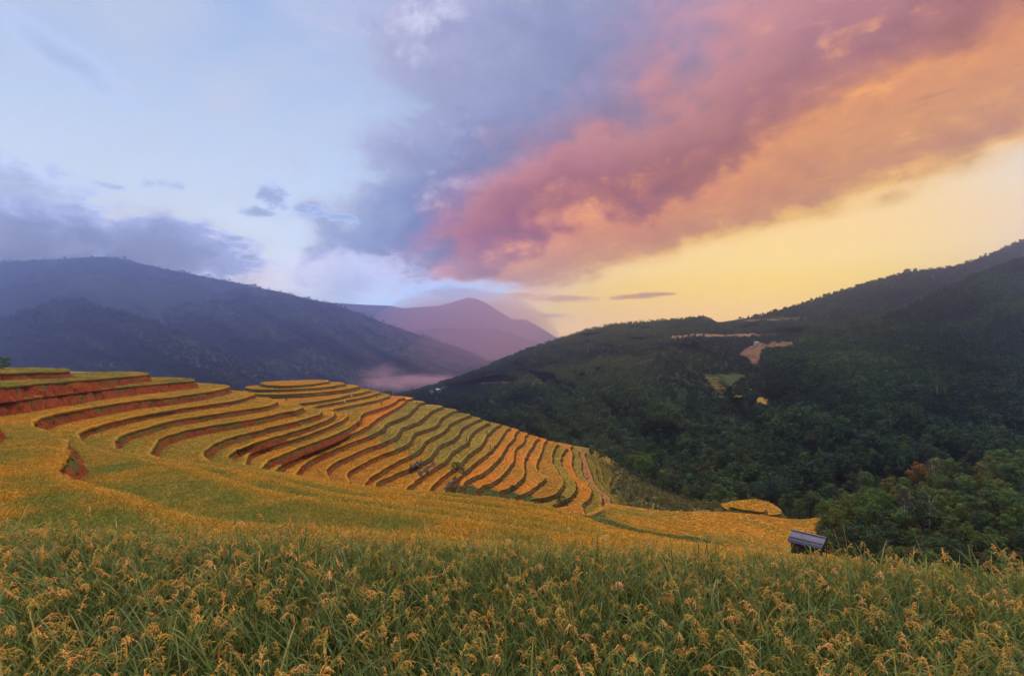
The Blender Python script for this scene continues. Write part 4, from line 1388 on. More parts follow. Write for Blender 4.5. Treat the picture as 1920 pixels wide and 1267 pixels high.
NAMES = {'green': 'tree', 'dark': 'tree', 'olive': 'tree', 'orange': 'autumn_tree', 'grey': 'bare_tree', 'big': 'spreading_tree', 'tall': 'tall_tree', 'bush': 'bush'}
def put_tree(key, loc, s, rz, label, group=None, cat='tree'):
    (tm, cm), _, _ = TREES[key]
    nm = NAMES[key[0]]
    t = bpy.data.objects.new(nm, None); col.objects.link(t)
    t.location = loc; t.rotation_euler = (0, 0, rz); t.scale = (s, s, s * random.uniform(.9, 1.1))
    tag(t, label, cat, group)
    for q, me in (('trunk', tm), ('crown', cm)):
        o = bpy.data.objects.new(q, me); col.objects.link(o); o.parent = t
    return t
r = np.random.default_rng(91)
def on_sheet(sh, px, py):
    return sh.pos(np.array([px], float), sh.find([px], [py]))[0]
def spaced(sh, n, seed, mind, t0=0.0):
    px, t, P = sh.sample(n * 12, seed, t0)
    qx, qy = proj(P[:, 0], P[:, 1], P[:, 2])
    got = []
    for p, x in zip(P, qx):
        if x < -20 or x > 1950: continue
        if all((p[0] - q[0]) ** 2 + (p[1] - q[1]) ** 2 > mind * mind for q in got):
            got.append(p)
        if len(got) >= n: break
    return got
# wooded slope at the lower right
cnt = {}
for p in spaced(NR, 150, 601, 4.2):
    qx, qy = proj(*p)
    u = r.random()
    kind = 'green' if u < 0.55 else 'olive' if u < 0.82 else 'dark' if u < 0.93 else 'orange' if u < 0.955 else 'grey'
    if qy > 1000: kind = 'dark' if u < 0.5 else 'green'
    lab = {'green': 'bushy green tree in the wood on the near slope beside the grey-roofed hut', 'olive': 'yellowish olive tree in the wood on the near slope beside the grey-roofed hut',
           'dark': 'dark green tree in the wood on the near slope beside the grey-roofed hut', 'orange': 'small rust-brown tree scattered in the wood on the near slope',
           'grey': 'thin greyish tree scattered in the wood on the near slope'}[kind]
    where = '%s %s' % ('top edge' if qy < 925 else 'middle' if qy < 985 else 'lower edge', 'nearest the hut' if qx < 1680 else 'in the centre' if qx < 1810 else 'at the right')
    lab = '%s tree of the near wood, %s' % ({'green': 'bushy green', 'olive': 'yellowish olive', 'dark': 'dark green', 'orange': 'small rust-brown', 'grey': 'thin greyish'}[kind], where)
    nk = {'green': 4, 'olive': 3, 'dark': 3, 'orange': 1, 'grey': 1}[kind]
    sc_ = r.uniform(0.62, 1.05) * (0.7 if qy > 1005 else 1.0)
    if kind == 'orange': sc_ *= 0.6
    put_tree((kind, int(r.integers(nk))), p - np.array([0, 0, 0.3]), sc_, r.random() * 6.28, lab, kind + ' trees of the near wood, ' + where)
put_tree(('orange', 0), on_sheet(NR, 1722, 915), 1.08, 1.0, 'large rust-orange tree standing out at the top edge of the near wood')
put_tree(('grey', 0), on_sheet(NR, 1752, 912), 1.0, 2.0, 'bare greyish tree with pale trunk directly beside the large rust-orange tree')
# wide dark tree in the valley
put_tree(('big', 0), at(1455, 948, 248), 1.0, 0.4, 'wide blue-green spreading tree in the valley behind the round golden field')
# tree line behind the terraces and along the scrub slope
line = [(1110, 852, 285, 'olive', .8), (1128, 858, 285, 'green', .75), (1146, 862, 282, 'dark', .7), (1165, 872, 280, 'dark', .8), (1185, 880, 275, 'green', 1.15), (1200, 884, 268, 'green', 1.35), (1214, 893, 262, 'green', 1.3),
        (1228, 905, 258, 'dark', .9), (1244, 912, 255, 'green', 1.1), (1258, 912, 275, 'grey', 1.3), (1262, 925, 250, 'dark', 1.0), (1276, 932, 246, 'dark', 1.0), (1288, 938, 242, 'olive', .9), (1300, 944, 238, 'dark', .95),
        (1315, 948, 236, 'dark', .9), (1332, 950, 232, 'green', .9), (1350, 948, 250, 'green', 1.4), (1372, 946, 255, 'green', 1.1), (1390, 944, 260, 'dark', 1.0), (1325, 955, 222, 'olive', .6), (1342, 955, 224, 'dark', .6),
        (1480, 962, 215, 'dark', .8), (1500, 966, 205, 'green', .8), (1520, 964, 205, 'dark', .9), (1540, 962, 205, 'green', .8), (1470, 952, 235, 'green', .9), (1495, 955, 235, 'dark', 1.0), (1525, 952, 235, 'green', 1.1), (1555, 950, 235, 'dark', 1.1), (1580, 945, 235, 'green', 1.0),
        (1602, 930, 240, 'dark', 1.1), (1625, 920, 245, 'green', 1.1)]
for x, y, Yd, kind, s_ in line:
    lab = ('%s tree in the dark row %s' % ({'olive': 'yellowish', 'green': 'mid green bushy', 'dark': 'dark green', 'grey': 'brownish sparse'}[kind],
           'behind the terrace end' if x < 1400 else 'by the golden valley field'))
    nk = {'green': 4, 'olive': 3, 'dark': 3, 'grey': 1}[kind]
    put_tree((kind, int(r.integers(nk))), at(x, y + 6, Yd), s_, r.random() * 6.28, lab, kind + (' trees behind the terraces' if x < 1400 else ' trees by the valley field'))
# tall pale-stemmed trees on the spur
for x, y, s_ in ((1700, 812, 1.0), (1711, 806, .85), (1670, 818, .8), (1758, 753, .9), (1772, 752, .7), (1540, 842, .8), (1905, 828, 1.0)):
    lab = {1700: 'tallest pale bare-stemmed tree in the dark forest', 1711: 'pale-stemmed tree just right of the tallest one in the dark forest'}.get(x, 'tall pale-stemmed tree rising out of the dark forest')
    put_tree(('tall', 0), on_sheet(FR, x, y), s_, r.random() * 6, lab, None if x in (1700, 1711) else 'tall pale-stemmed trees')
def qx_(p): return float(proj(*p)[0])
# valley floor trees in front of the hills (largest of the forest)
for sh, n, sd, md in ((FR, 62, 611, 9.0), (MH, 40, 612, 10.0)):
    px, t, P = sh.sample(4000, sd, 0.0)
    got = []
    for p, tt in sorted(zip(P, t), key=lambda q: q[0][1]):
        qx, qy = proj(*p)
        if qx < 1190 or qx > 1940: continue
        if all((p[0] - q[0]) ** 2 + (p[1] - q[1]) ** 2 > md * md for q in got):
            got.append(p)
        if len(got) >= n: break
    for p in got:
        kind = 'dark' if r.random() < 0.75 else 'green'
        put_tree((kind, int(r.integers(3))), p, r.uniform(.75, 1.15), r.random() * 6.28, '%s tree at the foot of the forest hill, %s' % ('dark green' if kind == 'dark' else 'lighter green', 'behind the terraces' if qx_(p) < 1400 else 'behind the round golden field' if qx_(p) < 1600 else 'behind the near wood'), kind + ' trees at the foot of the forest hill %d' % (0 if qx_(p) < 1400 else 1 if qx_(p) < 1600 else 2))
# bushes
BU = [((728, 746), 300, 2.6, 0, 'dark bush on the skyline behind the terraced knoll'),
      ((856, 879), 160, 1.3, 0, 'larger dark bush on the terrace bank above the green plots'),
      ((868, 887), 156, 1.0, 0, 'smaller dark bush beside the larger one above the green plots'),
      ((1050, 942), 165, 1.3, 0, 'dark scrubby bush at the foot of the orange terraces'),
      ((1062, 947), 162, 1.0, 0, 'low dark bush at the lower end of the terrace gully'),
      ((962, 920), 165, 1.0, 0, 'dark bush between two green plots'),
      ((6, 692), 110, 1.4, 0, 'dark bush on the skyline above the top left terrace')]
for (x, y), Yd, s_, q, lab in BU:
    put_tree(('bush', q), at(x, y + 3, Yd), s_, r.random() * 6, lab, None, 'bush')
for i, p in enumerate(spaced(GS, 42, 621, 4.2, 0.2)):
    q = int(r.random() < 0.5)
    put_tree(('bush', q), p, r.uniform(.7, 1.5), r.random() * 6, ['dark green', 'dry olive'][q] + ' bush on the scrubby slope at the end of the terraces', ['dark green', 'dry olive'][q] + ' bushes on the scrubby slope', 'bush')
# undergrowth on the wooded and scrub slopes
def undergrowth(sh, n, seed, cols, hmin, hmax):
    px, t, P = sh.sample(n, seed, 0.0)
    rr = np.random.default_rng(seed)
    h = rr.uniform(hmin, hmax, len(P))
    cols = np.array(cols)
    return scatter('undergrowth', P, np.stack([h * 1.4, h * 1.4, h], 1), cols[rr.integers(0, len(cols), len(P))], G_FOR, len(FP), None, .1, seed)
undergrowth(NR, 1500, 631, [(0.03, 0.042, 0.016), (0.05, 0.055, 0.02), (0.07, 0.06, 0.025)], 1.0, 3.2)
undergrowth(GS, 2600, 632, [(0.085, 0.095, 0.036), (0.16, 0.13, 0.055), (0.055, 0.075, 0.03)], 0.4, 1.3)

# ------------------------------------------------------------------ buildings
simple('zinc', (0.085, 0.095, 0.16), 0.65, 0.3, 0.3, 1.3)
simple('old_wood', (0.05, 0.038, 0.03), 0.9, 0.1, 0.4, 3.0)
simple('white_wall', (0.50, 0.49, 0.49), 0.8, 0.2, 0.08, 1.0)
simple('tin_roof', (0.24, 0.26, 0.30), 0.6, 0.4, 0.15, 1.0)
simple('dark_glass', (0.03, 0.035, 0.045), 0.3, 0.5, 0.1, 1.0)
simple('bamboo', (0.28, 0.20, 0.09), 0.7, 0.2, 0.3, 4.0)
def boxm(x0, x1, y0, y1, z0, z1):
    V = [(x, y, z) for z in (z0, z1) for y in (y0, y1) for x in (x0, x1)]
    F = [(0, 2, 3, 1), (4, 5, 7, 6), (0, 1, 5, 4), (1, 3, 7, 5), (3, 2, 6, 7), (2, 0, 4, 6)]
    return V, F
def part(name, geo, mat, parent, smooth=False):
    V, F = geo
    return link(name, mkmesh(name, np.array(V, float), [tuple(f) for f in F], smooth), M[mat], parent)
# hut with a grey corrugated roof, below the near field
YD = 73.0
RL = at(1489, 991, YD); RR = at(1545, 1007, YD * 0.962)
e1 = RR - RL; e1[2] = 0; Lr = np.linalg.norm(e1); e1 /= Lr
hut = empty('hut', (RL[0], RL[1], RL[2] - 2.85), math.atan2(e1[1], e1[0]))
tag(hut, 'small field hut with grey corrugated metal roof below the near rice', 'hut')
def corrugated(sgn):
    n = 126; V = []; F = []
    for i in range(n + 1):
        x = -0.25 + (Lr + 0.5) * i / n
        w = 0.04 * math.sin(i * math.pi / 3)
        for q in (0.0, 0.5, 1.0):
            V.append((x, sgn * (0.02 + 2.0 * q), 2.62 - 1.05 * q + w))
    for i in range(n):
        for j in range(2):
            a = i * 3 + j
            F.append((a, a + 1, a + 4, a + 3))
    return V, F
for sg in (-1, 1):
    o = part('roof_sheet', corrugated(sg), 'zinc', hut, True)
    md = o.modifiers.new('depth', 'SOLIDIFY'); md.thickness = 0.02
part('ridge_cap', join([boxm(-0.27, Lr + .27, -0.14, 0.14, 2.655, 2.70)]), 'zinc', hut)
for x in (0.08, Lr - 0.18):
    for y in (-1.3, 1.2):
        part('post', boxm(x, x + .1, y, y + .1, -1.5, 1.98), 'old_wood', hut)
for i in range(22):
    x = 0.2 + (Lr - 0.5) * i / 22
    part('plank', boxm(x, x + (Lr - .5) / 22 - .015, 1.225 + 0.01 * (i % 2), 1.26 + 0.01 * (i % 2), -0.6, 1.95), 'old_wood', hut)
for i in range(24):
    x = 0.0 + Lr * i / 24
    part('plank', boxm(x, x + Lr / 24 - .015, -1.335 - 0.01 * (i % 2), -1.305 - 0.01 * (i % 2), -1.2, 1.88 - .03 * (i % 3)), 'old_wood', hut)
part('beam', boxm(-.2, Lr + .2, -1.28, -1.2, 1.985, 2.07), 'old_wood', hut)
# leaning bamboo poles by the hut
pb = RL + np.array([4.4, -3.4, -2.2])
for i, (dxp, lean, L_) in enumerate(((0.0, -0.9, 3.3), (0.9, -0.5, 3.8))):
    V, F = tube([(0, 0, 0), (lean * .5, 0.05, L_ * .5), (lean, 0.1, L_)], [.045, .04, .025], 6)
    o = link('bamboo_pole', mkmesh('bamboo_pole', np.array(V), F), M['bamboo'])
    o.location = (pb[0] + dxp, pb[1], pb[2])
    tag(o, ['short leaning bamboo pole right next to the hut', 'longer bamboo pole standing further right of the hut'][i], 'pole')
# fallen frame of poles under the wood
fr = at(1720, 1034, 84)
for i in range(4):
    V, F = tube([(0, 0, 0), (2.4, .1, .55 + .1 * i), (4.8 + .3 * i, .4 * i, .75 + .25 * i)], [.035, .035, .025], 6)
    o = link('fallen_pole', mkmesh('fallen_pole', np.array(V), F), M['bark'])
    o.location = (fr[0] - 2.5 + .5 * i, fr[1] + .5 * i, fr[2] - .2)
    tag(o, 'thin grey fallen pole lying at the edge of the wood behind the rice', 'pole', 'fallen poles at the edge of the wood')
# far houses
def house(loc, w, d_, h, rz, label, roof='tin_roof', group=None):
    t = empty('house', loc, rz); tag(t, label, 'house', group)
    part('wall', boxm(-w / 2, w / 2, -d_ / 2, d_ / 2, -2, h), 'white_wall', t)
    V = [(-w / 2 - .4, -d_ / 2 - .5, h + .02), (w / 2 + .4, -d_ / 2 - .5, h + .02), (w / 2 + .4, 0, h + d_ * .32), (-w / 2 - .4, 0, h + d_ * .32), (-w / 2 - .4, d_ / 2 + .5, h + .02), (w / 2 + .4, d_ / 2 + .5, h + .02)]
    part('roof', (V, [(0, 1, 2, 3), (3, 2, 5, 4), (0, 3, 4), (1, 5, 2), (0, 4, 5, 1)]), roof, t)
    for i in range(2):
        x = -w / 2 + w * (0.22 + 0.45 * i)
        part('window', boxm(x, x + w * .14, -d_ / 2 - .05, -d_ / 2 + .1, h * .4, h * .75), 'dark_glass', t)
    part('door', boxm(w * -.06, w * .08, -d_ / 2 - .06, -d_ / 2 + .1, -1.0, h * .7), 'old_wood', t)
def on_far(px, py, lift): 
    p = on_sheet(MH, px, py); return p * (1 - lift / np.linalg.norm(p))
house(on_far(1418, 645, 12), 6.5, 4.5, 2.6, 0.2, 'tiny white house above the red earth clearing on the forest hill')
for i, (x, y) in enumerate(((823, 733), (834, 729), (842, 727), (810, 736))):
    house(on_far(x, y, 25), 8 - i, 5, 2.4, 0.3 * i, 'small pale house of the distant village below the blue mountain', group='distant village houses')
p = on_sheet(MH, 1405, 733); p = p * (1 - 8 / np.linalg.norm(p))
house(p, 2.2, 2.2, 1.4, 0.1, 'tiny pale field shelter beside the small striped terraces in the forest')

# ------------------------------------------------------------------ people at work on the terraces
def cloth(name, shirt, trouser):
    m, nt, out = newmat(name)
    tcn = nt.nodes.new('ShaderNodeTexCoord'); sp = nt.nodes.new('ShaderNodeSeparateXYZ')
    nt.links.new(tcn.outputs['Object'], sp.inputs[0])
    z = N(nt, sp.outputs[2])
    c = mixc(nt, z.ss(0.84, 0.86), trouser, shirt)
    c = mixc(nt, z.ss(1.36, 1.38), c, (0.30, 0.17, 0.11))
    surf(nt, out, c, 0.9, 0.1)
    M[name] = m
cloth('dark_clothes', (0.02, 0.02, 0.03), (0.015, 0.015, 0.02))
cloth('white_shirt', (0.72, 0.70, 0.70), (0.02, 0.02, 0.03))
cloth('pale_clothes', (0.62, 0.50, 0.48), (0.16, 0.12, 0.12))
simple('straw', (0.55, 0.42, 0.22), 0.9, 0.1, 0.2, 8.0)
simple('hair', (0.015, 0.012, 0.010), 0.6, 0.3, 0.2, 8.0)
def body_mesh(bend):
    cb, sb = math.cos(bend), math.sin(bend)
    def up(z, y=0.0): return (0.0, -(z - 0.92) * sb + y * cb, 0.92 + (z - 0.92) * cb)
    def sh(x, z, y): a = up(z, y); return (x, a[1], a[2])
    J = [up(.92), up(1.12), up(1.34), up(1.46), up(1.56), up(1.68),
         sh(.19, 1.38, 0), (.27, up(1.38)[1] - .05, up(1.38)[2] - .28), (.24, up(1.38)[1] - .18, up(1.38)[2] - .50),
         sh(-.19, 1.38, 0), (-.27, up(1.38)[1] - .05, up(1.38)[2] - .28), (-.24, up(1.38)[1] - .18, up(1.38)[2] - .50),
         (.10, 0, .86), (.12, -.03, .48), (.12, .02, .07), (.12, -.13, .04),
         (-.10, 0, .86), (-.13, .02, .48), (-.14, .06, .07), (-.14, -.09, .04)]
    E = [(0, 1), (1, 2), (2, 3), (3, 4), (4, 5), (2, 6), (6, 7), (7, 8), (2, 9), (9, 10), (10, 11), (0, 12), (12, 13), (13, 14), (14, 15), (0, 16), (16, 17), (17, 18), (18, 19)]
    Rr = [.15, .14, .15, .06, .095, .09, .07, .05, .038, .07, .05, .038, .095, .07, .05, .04, .095, .07, .05, .04]
    me = bpy.data.meshes.new('body')
    me.from_pydata(J, E, [])
    return me, Rr, up(1.74)
PE = [(537, 752, 17.4, 'dark_clothes', 0.0, 'person in dark clothes standing alone on the bench below the knoll', None),
      (646, 757.5, 20.6, 'white_shirt', 0.35, 'person in a white top bending to cut rice near the middle of the knoll', 'straw'),
      (659, 746, 19.0, 'pale_clothes', 0.9, 'person in pale clothes stooping on a bench above the person in white', 'straw'),
      (706, 747, 20.6, 'dark_clothes', 0.5, 'person in dark clothes stooping at the right end of the knoll benches', None),
      (715, 760, 22.3, 'dark_clothes', 0.0, 'person in black standing at the edge of the orange bench', None),
      (781, 757.5, 26.0, 'dark_clothes', 0.1, 'person in dark clothes standing at the ridge end of the first green bench', 'straw'),
      (875, 827.5, 34.7, 'dark_clothes', 0.0, 'person in dark clothes standing on a wavy green bench in mid slope', None),
      (913, 812, 36.4, 'dark_clothes', 0.5, 'person stooping high on a green bench near the ridge', None),
      (920, 841, 38.1, 'dark_clothes', 0.0, 'person in black standing on the lowest green bench beside the orange ones', None)]
for x, y, d, mt, bend, lab, hat in PE:
    X0, Y0 = on_level(np.array([x]), np.array([y]), d)
    t = empty('person', (float(X0[0]), float(Y0[0]), -d - 0.25), random.random() * 6)
    t.scale = (1.2,) * 3
    tag(t, lab, 'person')
    me, Rr, head = body_mesh(bend)
    o = link('body', me, M[mt], t)
    sk = o.modifiers.new('Skin', 'SKIN')
    for v, q in zip(me.skin_vertices[0].data, Rr): v.radius = (q, q * .8)
    me.skin_vertices[0].data[0].use_root = True
    su = o.modifiers.new('Sub', 'SUBSURF'); su.levels = 1; su.render_levels = 1
    if hat:
        n = 10
        V = [(0, 0, .16)] + [(.24 * math.cos(6.283 * i / n), .24 * math.sin(6.283 * i / n), 0) for i in range(n)]
        h_ = link('straw_hat', mkmesh('straw_hat', np.array(V), [(0, 1 + i, 1 + (i + 1) % n) for i in range(n)] + [tuple(range(n, 0, -1))]), M['straw'], t)
    else:
        V = [(0, 0, .10)] + [(.105 * math.cos(6.283 * i / 8), .105 * math.sin(6.283 * i / 8), .05) for i in range(8)] + [(.115 * math.cos(6.283 * i / 8), .115 * math.sin(6.283 * i / 8), -.04) for i in range(8)]
        F = [(0, 1 + i, 1 + (i + 1) % 8) for i in range(8)] + [(1 + i, 9 + i, 9 + (i + 1) % 8, 1 + (i + 1) % 8) for i in range(8)]
        h_ = link('hair', mkmesh('hair', np.array(V), F), M['hair'], t)
    h_.location = head
    h_.rotation_euler = (bend, 0, 0)
# plastic sheets left on the bank by the plots
simple('grey_sheet', (0.032, 0.036, 0.034), 0.9, 0.1, 0.6, 0.8)
for i, (x0, y0, x1, y1, d, lab) in enumerate(((770, 872, 792, 862, 33.2, 'grey plastic sheet spread across the bank at the end of the cut benches'),
                                              (786, 886, 815, 866, 34.9, 'grey plastic sheet lying over the red bank in mid slope'),
                                              (834, 915, 856, 892, 37.0, 'long grey sheet running down the bank beside the green plots'))):
    n = 14
    V, F = [], []
    for a in range(n):
        for b in range(6):
            u, v = a / (n - 1), b / 5 - .5
            X0, Y0 = on_level(np.array([x0 + (x1 - x0) * u + (3.0 + 2.0 * math.sin(a * 1.1 + i)) * v]), np.array([y0 + (y1 - y0) * u + (3.0 + 2.0 * math.sin(a * 1.1 + i)) * v]), d - 0.7)
            V.append((float(X0[0]), float(Y0[0]), -d + .25 + .35 * math.sin(a * 1.7 + b) * math.cos(b * 1.3 + i) - 0.5 * v))
    for a in range(n - 1):
        for b in range(5):
            q = a * 6 + b; F.append((q, q + 1, q + 7, q + 6))
    o = link('plastic_sheet', mkmesh('plastic_sheet', np.array(V), F), M['grey_sheet'])
    tag(o, lab, 'sheet')
    md = o.modifiers.new('depth', 'SOLIDIFY'); md.thickness = 0.03

# ------------------------------------------------------------------ smoke in the valley
m, nt, out = newmat('smoke')
tcn = nt.nodes.new('ShaderNodeTexCoord')
oc = N(nt, tcn.outputs['Object'])
ln = nt.nodes.new('ShaderNodeVectorMath'); ln.operation = 'LENGTH'
nt.links.new(oc.k, ln.inputs[0])
ra = N(nt, ln.outputs['Value'])
nz = noise(nt, oc, 1.9, 5, 0.6, 0.6)
den = ((1.0 - ra) * 0.9 + (nz - 0.5) * 2.2 - 0.12).clamp() * 0.011
vs_ = nt.nodes.new('ShaderNodeVolumePrincipled')
vs_.inputs['Color'].default_value = (0.92, 0.60, 0.74, 1)
nt.links.new(den.k, vs_.inputs['Density'])
vs_.inputs['Anisotropy'].default_value = 0.3
nt.links.new(vs_.outputs[0], out.inputs['Volume'])
def smoke_ball(px, py, Yd, sx, sz, name='smoke'):
    V, F = [], []
    for j in range(9):
        a = math.pi * j / 8
        for i in range(14):
            b = 2 * math.pi * i / 14
            V.append((math.sin(a) * math.cos(b), math.sin(a) * math.sin(b), math.cos(a)))
    for j in range(8):
        for i in range(14):
            F.append((j * 14 + i, (j + 1) * 14 + i, (j + 1) * 14 + (i + 1) % 14, j * 14 + (i + 1) % 14))
    o = link(name, mkmesh(name, np.array(V), F), m)
    o.location = at(px, py, Yd); o.scale = (sx, sx * .6, sz)
    tag(o, kind='stuff')
smoke_ball(758, 716, 1080, 135, 24)
smoke_ball(716, 702, 1090, 60, 38)
smoke_ball(820, 712, 1150, 80, 18)

# sunlit mist filling the far valley
mm, nt, out = newmat('valley_mist')
pm = nt.nodes.new('ShaderNodeVolumePrincipled')
pm.inputs['Color'].default_value = (1.0, 0.66, 0.74, 1)
pm.inputs['Density'].default_value = 0.00062
pm.inputs['Anisotropy'].default_value = 0.75
nt.links.new(pm.outputs[0], out.inputs['Volume'])
try: mm.cycles.homogeneous_volume = True
except Exception: pass
m_keep = m; m = mm
for px_, py_, Yd_, sx_, sy_, sz_ in ((880, 640, 3500, 620, 1350, 330), (900, 690, 2300, 380, 480, 190)):
    smoke_ball(px_, py_, Yd_, sx_, sz_, 'valley_mist')
    o = col.objects[-1] if False else bpy.data.objects[[k for k in bpy.data.objects.keys() if k.startswith('valley_mist')][-1]]
    o.scale = (sx_, sy_, sz_)
m = m_keep

# ------------------------------------------------------------------ the near rice
m, nt, out = newmat('rice_leaf')
_, rv = attr(nt, 'var')
c = ramp(nt, rv * 0.85 + objrand(nt) * 0.15, [(0.0, (0.045, 0.102, 0.034)), (0.45, (0.115, 0.170, 0.046)), (0.70, (0.24, 0.225, 0.055)), (0.88, (0.22, 0.16, 0.04)), (1.0, (0.42, 0.15, 0.03))])
surf(nt, out, c, 0.5, 0.3, trans=0.45)
M['rice_leaf'] = m
m, nt, out = newmat('rice_ear')
_, rv = attr(nt, 'var')
rn = objrand(nt)
c = ramp(nt, rv * 0.55 + rn * 0.45, [(0.0, (0.20, 0.21, 0.045)), (0.35, (0.40, 0.29, 0.06)), (0.60, (0.58, 0.31, 0.07)), (0.80, (0.66, 0.26, 0.085)), (1.0, (0.88, 0.60, 0.43))])
surf(nt, out, c, 0.65, 0.2, trans=0.15)
M['rice_ear'] = m
def strip(path, w, up=(0, 0, 1)):
    path = np.array(path, float); n = len(path)
    V, F = [], []
    for i in range(n):
        d = path[min(i + 1, n - 1)] - path[max(i - 1, 0)]
        s_ = np.cross(d, up); s_ /= np.linalg.norm(s_) + 1e-9
        q = i / (n - 1)
        ww = w * 0.5 * min(1.0, 0.55 + 2.2 * q) * (1 - q ** 2.2) + 0.0006
        V += [path[i] - s_ * ww, path[i] + s_ * ww]
    for i in range(n - 1):
        F.append((2 * i, 2 * i + 1, 2 * i + 3, 2 * i + 2))
    return V, F
def rice_foliage(seed):
    g = np.random.default_rng(seed)
    Vs, Fs, Va = [], [], []
    def add(V, F, va):
        o = len(Vs); Vs.extend(V); Fs.extend([tuple(i + o for i in f) for f in F]); Va.extend([va] * len(V))
    tips = []
    for sidx in range(8):
        a = g.random() * 6.283; q = 0.06 * math.sqrt(g.random())
        b = np.array([math.cos(a) * q, math.sin(a) * q, 0])
        lean = g.uniform(.02, .20); la = a + g.normal(0, .6)
        H = g.uniform(.78, 1.02)
        top = b + np.array([math.cos(la) * lean, math.sin(la) * lean, H])
        mid = b * .5 + top * .5 + np.array([0, 0, .03])
        V, F = tube([b, mid, top], [.004, .0035, .0018], 3)
        add(V, F, g.uniform(.3, .75))
        tips.append((top + np.array([0, 0, .05]), la))
        for l in range(5):
            f = 0.18 + 0.16 * l + g.normal(0, .03)
            p0 = b + (top - b) * f
            az_ = g.random() * 6.283; L = g.uniform(.32, .62); dr = g.uniform(.0, .65)
            path = []
            for i in range(6):
                u = i / 5
                path.append(p0 + np.array([math.cos(az_) * L * .62 * u, math.sin(az_) * L * .62 * u, L * (.85 * u - dr * u ** 2.4)]))
            va = g.uniform(0, .62) if g.random() < .86 else g.uniform(.75, 1.0)
            V, F = strip(path, g.uniform(.009, .016), (0.1, 0.2, 1))
            add(V, F, va)
    me = mkmesh('foliage', np.array(Vs), Fs, False)
    setcol(me, 'var', np.array(Va)); me.materials.append(M['rice_leaf'])
    return me, tips
def rice_panicle(seed):
    """a drooping ear: a bent stalk with side branches that hang from it, each strung with grains"""
    g = np.random.default_rng(seed)
    L = g.uniform(.17, .29); droop = g.uniform(.25, 1.15)
    ax = []
    ang_ = g.uniform(.0, .4); p = np.array([0, 0, -.04])
    n = 9
    for i in range(n):
        ax.append(p.copy())
        ang_ += droop * (2.6 / n) * (0.35 + i / n)
        p = p + np.array([math.sin(ang_), g.normal(0, .12), math.cos(ang_)]) * L / n
    V, F = tube(ax, [.0022] * 4 + [.0014] * (n - 4), 3)
    Vs, Fs, Va = list(V), list(F), [.2] * len(V)
    ax = np.array(ax)
    def grain(c_, d):
        d = d / (np.linalg.norm(d) + 1e-9)
        s1 = np.cross(d, g.normal(size=3)); s1 /= np.linalg.norm(s1); s2 = np.cross(d, s1)
        hl, w = .0085 * g.uniform(.8, 1.3), .0035 * g.uniform(.8, 1.3)
        o = len(Vs)
        Vs.extend([c_ - d * hl, c_ + s1 * w, c_ + s2 * w, c_ - s1 * w, c_ - s2 * w, c_ + d * hl])
        for q in range(4):
            Fs.append((o, o + 1 + (q + 1) % 4, o + 1 + q)); Fs.append((o + 5, o + 1 + q, o + 1 + (q + 1) % 4))
        Va.extend([g.random()] * 6)
    nb = int(g.integers(5, 8))
    for b_ in range(nb):
        u = 0.18 + 0.62 * b_ / nb + g.normal(0, .03)
        k = u * (n - 1); a0 = int(min(max(k, 0), n - 2)); c_ = ax[a0] + (ax[a0 + 1] - ax[a0]) * (k - a0)
        d = ax[a0 + 1] - ax[a0]; d /= np.linalg.norm(d)
        d = d + np.array([0, g.choice([-1, 1]) * g.uniform(.1, .55), 0]) + g.normal(0, .12, 3)
        Lb = g.uniform(.055, .12) * (1.15 - .5 * u); m_ = int(7 + 5 * Lb / .12)
        pth = [c_.copy()]
        for i in range(m_):
            d = d + np.array([0, 0, -g.uniform(.12, .34)]); d /= np.linalg.norm(d)
            c_ = c_ + d * Lb / m_
            pth.append(c_.copy())
            grain(c_ + g.normal(0, .0035, 3), d + g.normal(0, .25, 3))
        v_, f_ = tube(pth[::3] if len(pth) > 6 else pth, [.0009] * len(pth[::3] if len(pth) > 6 else pth), 3)
        o = len(Vs); Vs.extend(v_); Fs.extend([tuple(i + o for i in q) for q in f_]); Va.extend([.25] * len(v_))
    for i in range(14):
        u = 0.62 + 0.38 * i / 13
        k = u * (n - 1); a0 = int(min(k, n - 2)); c_ = ax[a0] + (ax[a0 + 1] - ax[a0]) * (k - a0)
        grain(c_ + g.normal(0, .004, 3), (ax[a0 + 1] - ax[a0]) * 40 + g.normal(0, .3, 3))
    me = mkmesh('panicle', np.array(Vs), Fs, False)
    setcol(me, 'var', np.array(Va)); me.materials.append(M['rice_ear'])
    return me
FOL = [rice_foliage(700 + i) for i in range(7)]
PAN = [rice_panicle(720 + i) for i in range(12)]
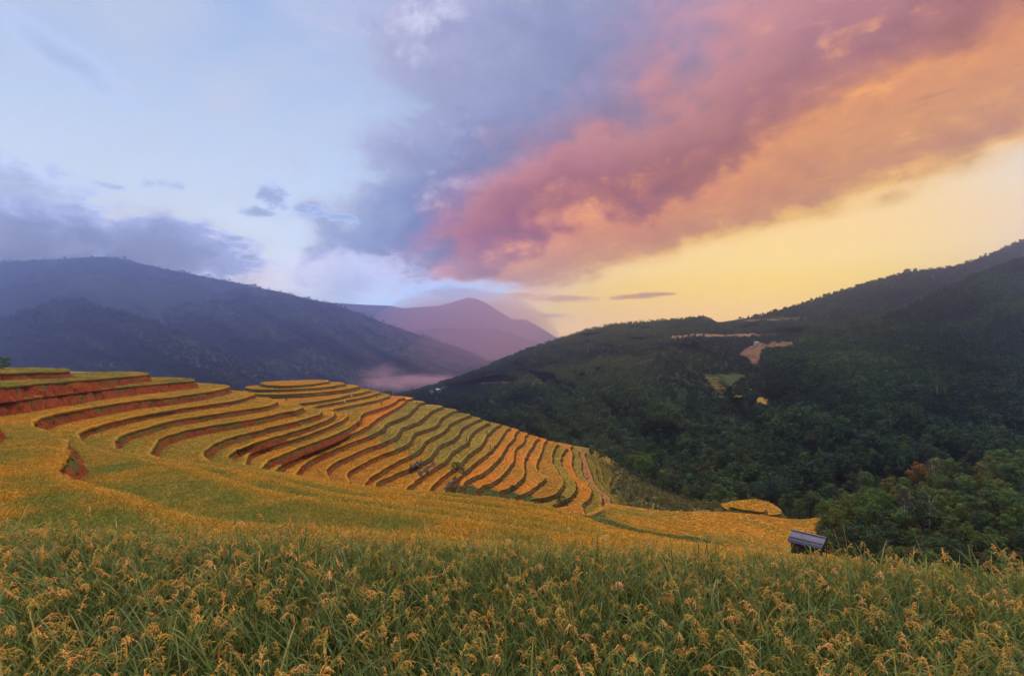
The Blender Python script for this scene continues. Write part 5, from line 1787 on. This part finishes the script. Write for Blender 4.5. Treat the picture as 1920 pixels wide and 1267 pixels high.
# joined plants for the mass of the field
def joined_plant(i):
    g = np.random.default_rng(800 + i)
    fm, tips = FOL[i]
    allV, allF, Va, mi = [], [], [], []
    def take(me, mat4, idx):
        o = len(allV)
        nv = len(me.vertices)
        co = np.empty(nv * 3, np.float32); me.vertices.foreach_get('co', co); co = co.reshape(-1, 3)
        if mat4 is not None: co = co @ np.array(mat4.to_3x3()).T + np.array(mat4.translation)
        cc = np.empty(nv * 4, np.float32); me.color_attributes['var'].data.foreach_get('color', cc)
        allV.extend(co.tolist()); Va.extend(cc.reshape(-1, 4)[:, 0].tolist())
        for pl in me.polygons:
            allF.append(tuple(v + o for v in pl.vertices)); mi.append(idx)
    take(fm, None, 0)
    for tp, la in tips[:NEAR_EARS[i]]:
        mt = Matrix.Translation(Vector(tp)) @ Matrix.Rotation(la + g.normal(0, .5), 4, 'Z')
        take(PAN[int(g.integers(12))], mt, 1)
    me = mkmesh('rice_plant', np.array(allV), allF, False)
    setcol(me, 'var', np.array(Va))
    me.materials.append(M['rice_leaf']); me.materials.append(M['rice_ear'])
    me.polygons.foreach_set('material_index', np.array(mi, np.int32))
    return bpy.data.objects.new('rice_plant', me)
NEAR_EARS = [1, 1, 2, 2, 2, 1, 2]
JP = [joined_plant(i) for i in range(7)]
G_RICE = scatter_group(JP)
g = np.random.default_rng(77)
sp = 0.215
gx, gy = np.meshgrid(np.arange(-13, 13, sp), np.arange(1.6, 9.4, sp))
x = gx.ravel() + g.normal(0, .05, gx.size); y = gy.ravel() + g.normal(0, .05, gx.size)
inside = inpoly(x, y + 0.15, POLY[1].tolist())
qx, qy = proj(x, y, np.full(len(x), -2.55))
ok = inside & (qx > -140) & (qx < 2060) & (qy < 1700)
x, y, qx, qy = x[ok], y[ok], qx[ok], qy[ok]
und = fbm(x * .35, y * .35, 3, 91)
hs = (0.99 + 0.18 * und + g.normal(0, .075, len(x)))
hs = np.where(g.random(len(x)) < .012, hs * 1.14, hs)
zg = -3.6
vis = (qx > -10) & (qx < 1930) & (qy < 1300)
rank = np.argsort(np.where(vis, np.hypot(x, y), 99))
ind = rank[:300]; rest = rank[300:]
scatter('rice_field', np.stack([x[rest], y[rest], np.full(len(rest), zg)], 1), hs[rest], np.ones((len(rest), 3)) * .5, G_RICE, 7, None, .10, 78)
for i in ind:
    q = int(g.integers(7))
    fm, tips = FOL[q]
    t = bpy.data.objects.new('rice_plant', None); col.objects.link(t)
    t.location = (x[i], y[i], zg); t.rotation_euler = (g.normal(0, .09), g.normal(0, .09), g.random() * 6.283)
    t.scale = (hs[i],) * 3
    tag(t, 'green rice plant with drooping golden ears in the nearest rows of the field', 'rice plant', 'rice plants in the nearest rows of the field')
    o = bpy.data.objects.new('foliage', fm); col.objects.link(o); o.parent = t
    for tp, la in tips[:NEAR_EARS[q]]:
        o = bpy.data.objects.new('panicle', PAN[int(g.integers(12))]); col.objects.link(o); o.parent = t
        o.location = tp; o.rotation_euler = (g.normal(0, .15), g.normal(0, .15), la + g.normal(0, .5))
print('near plants', len(x))
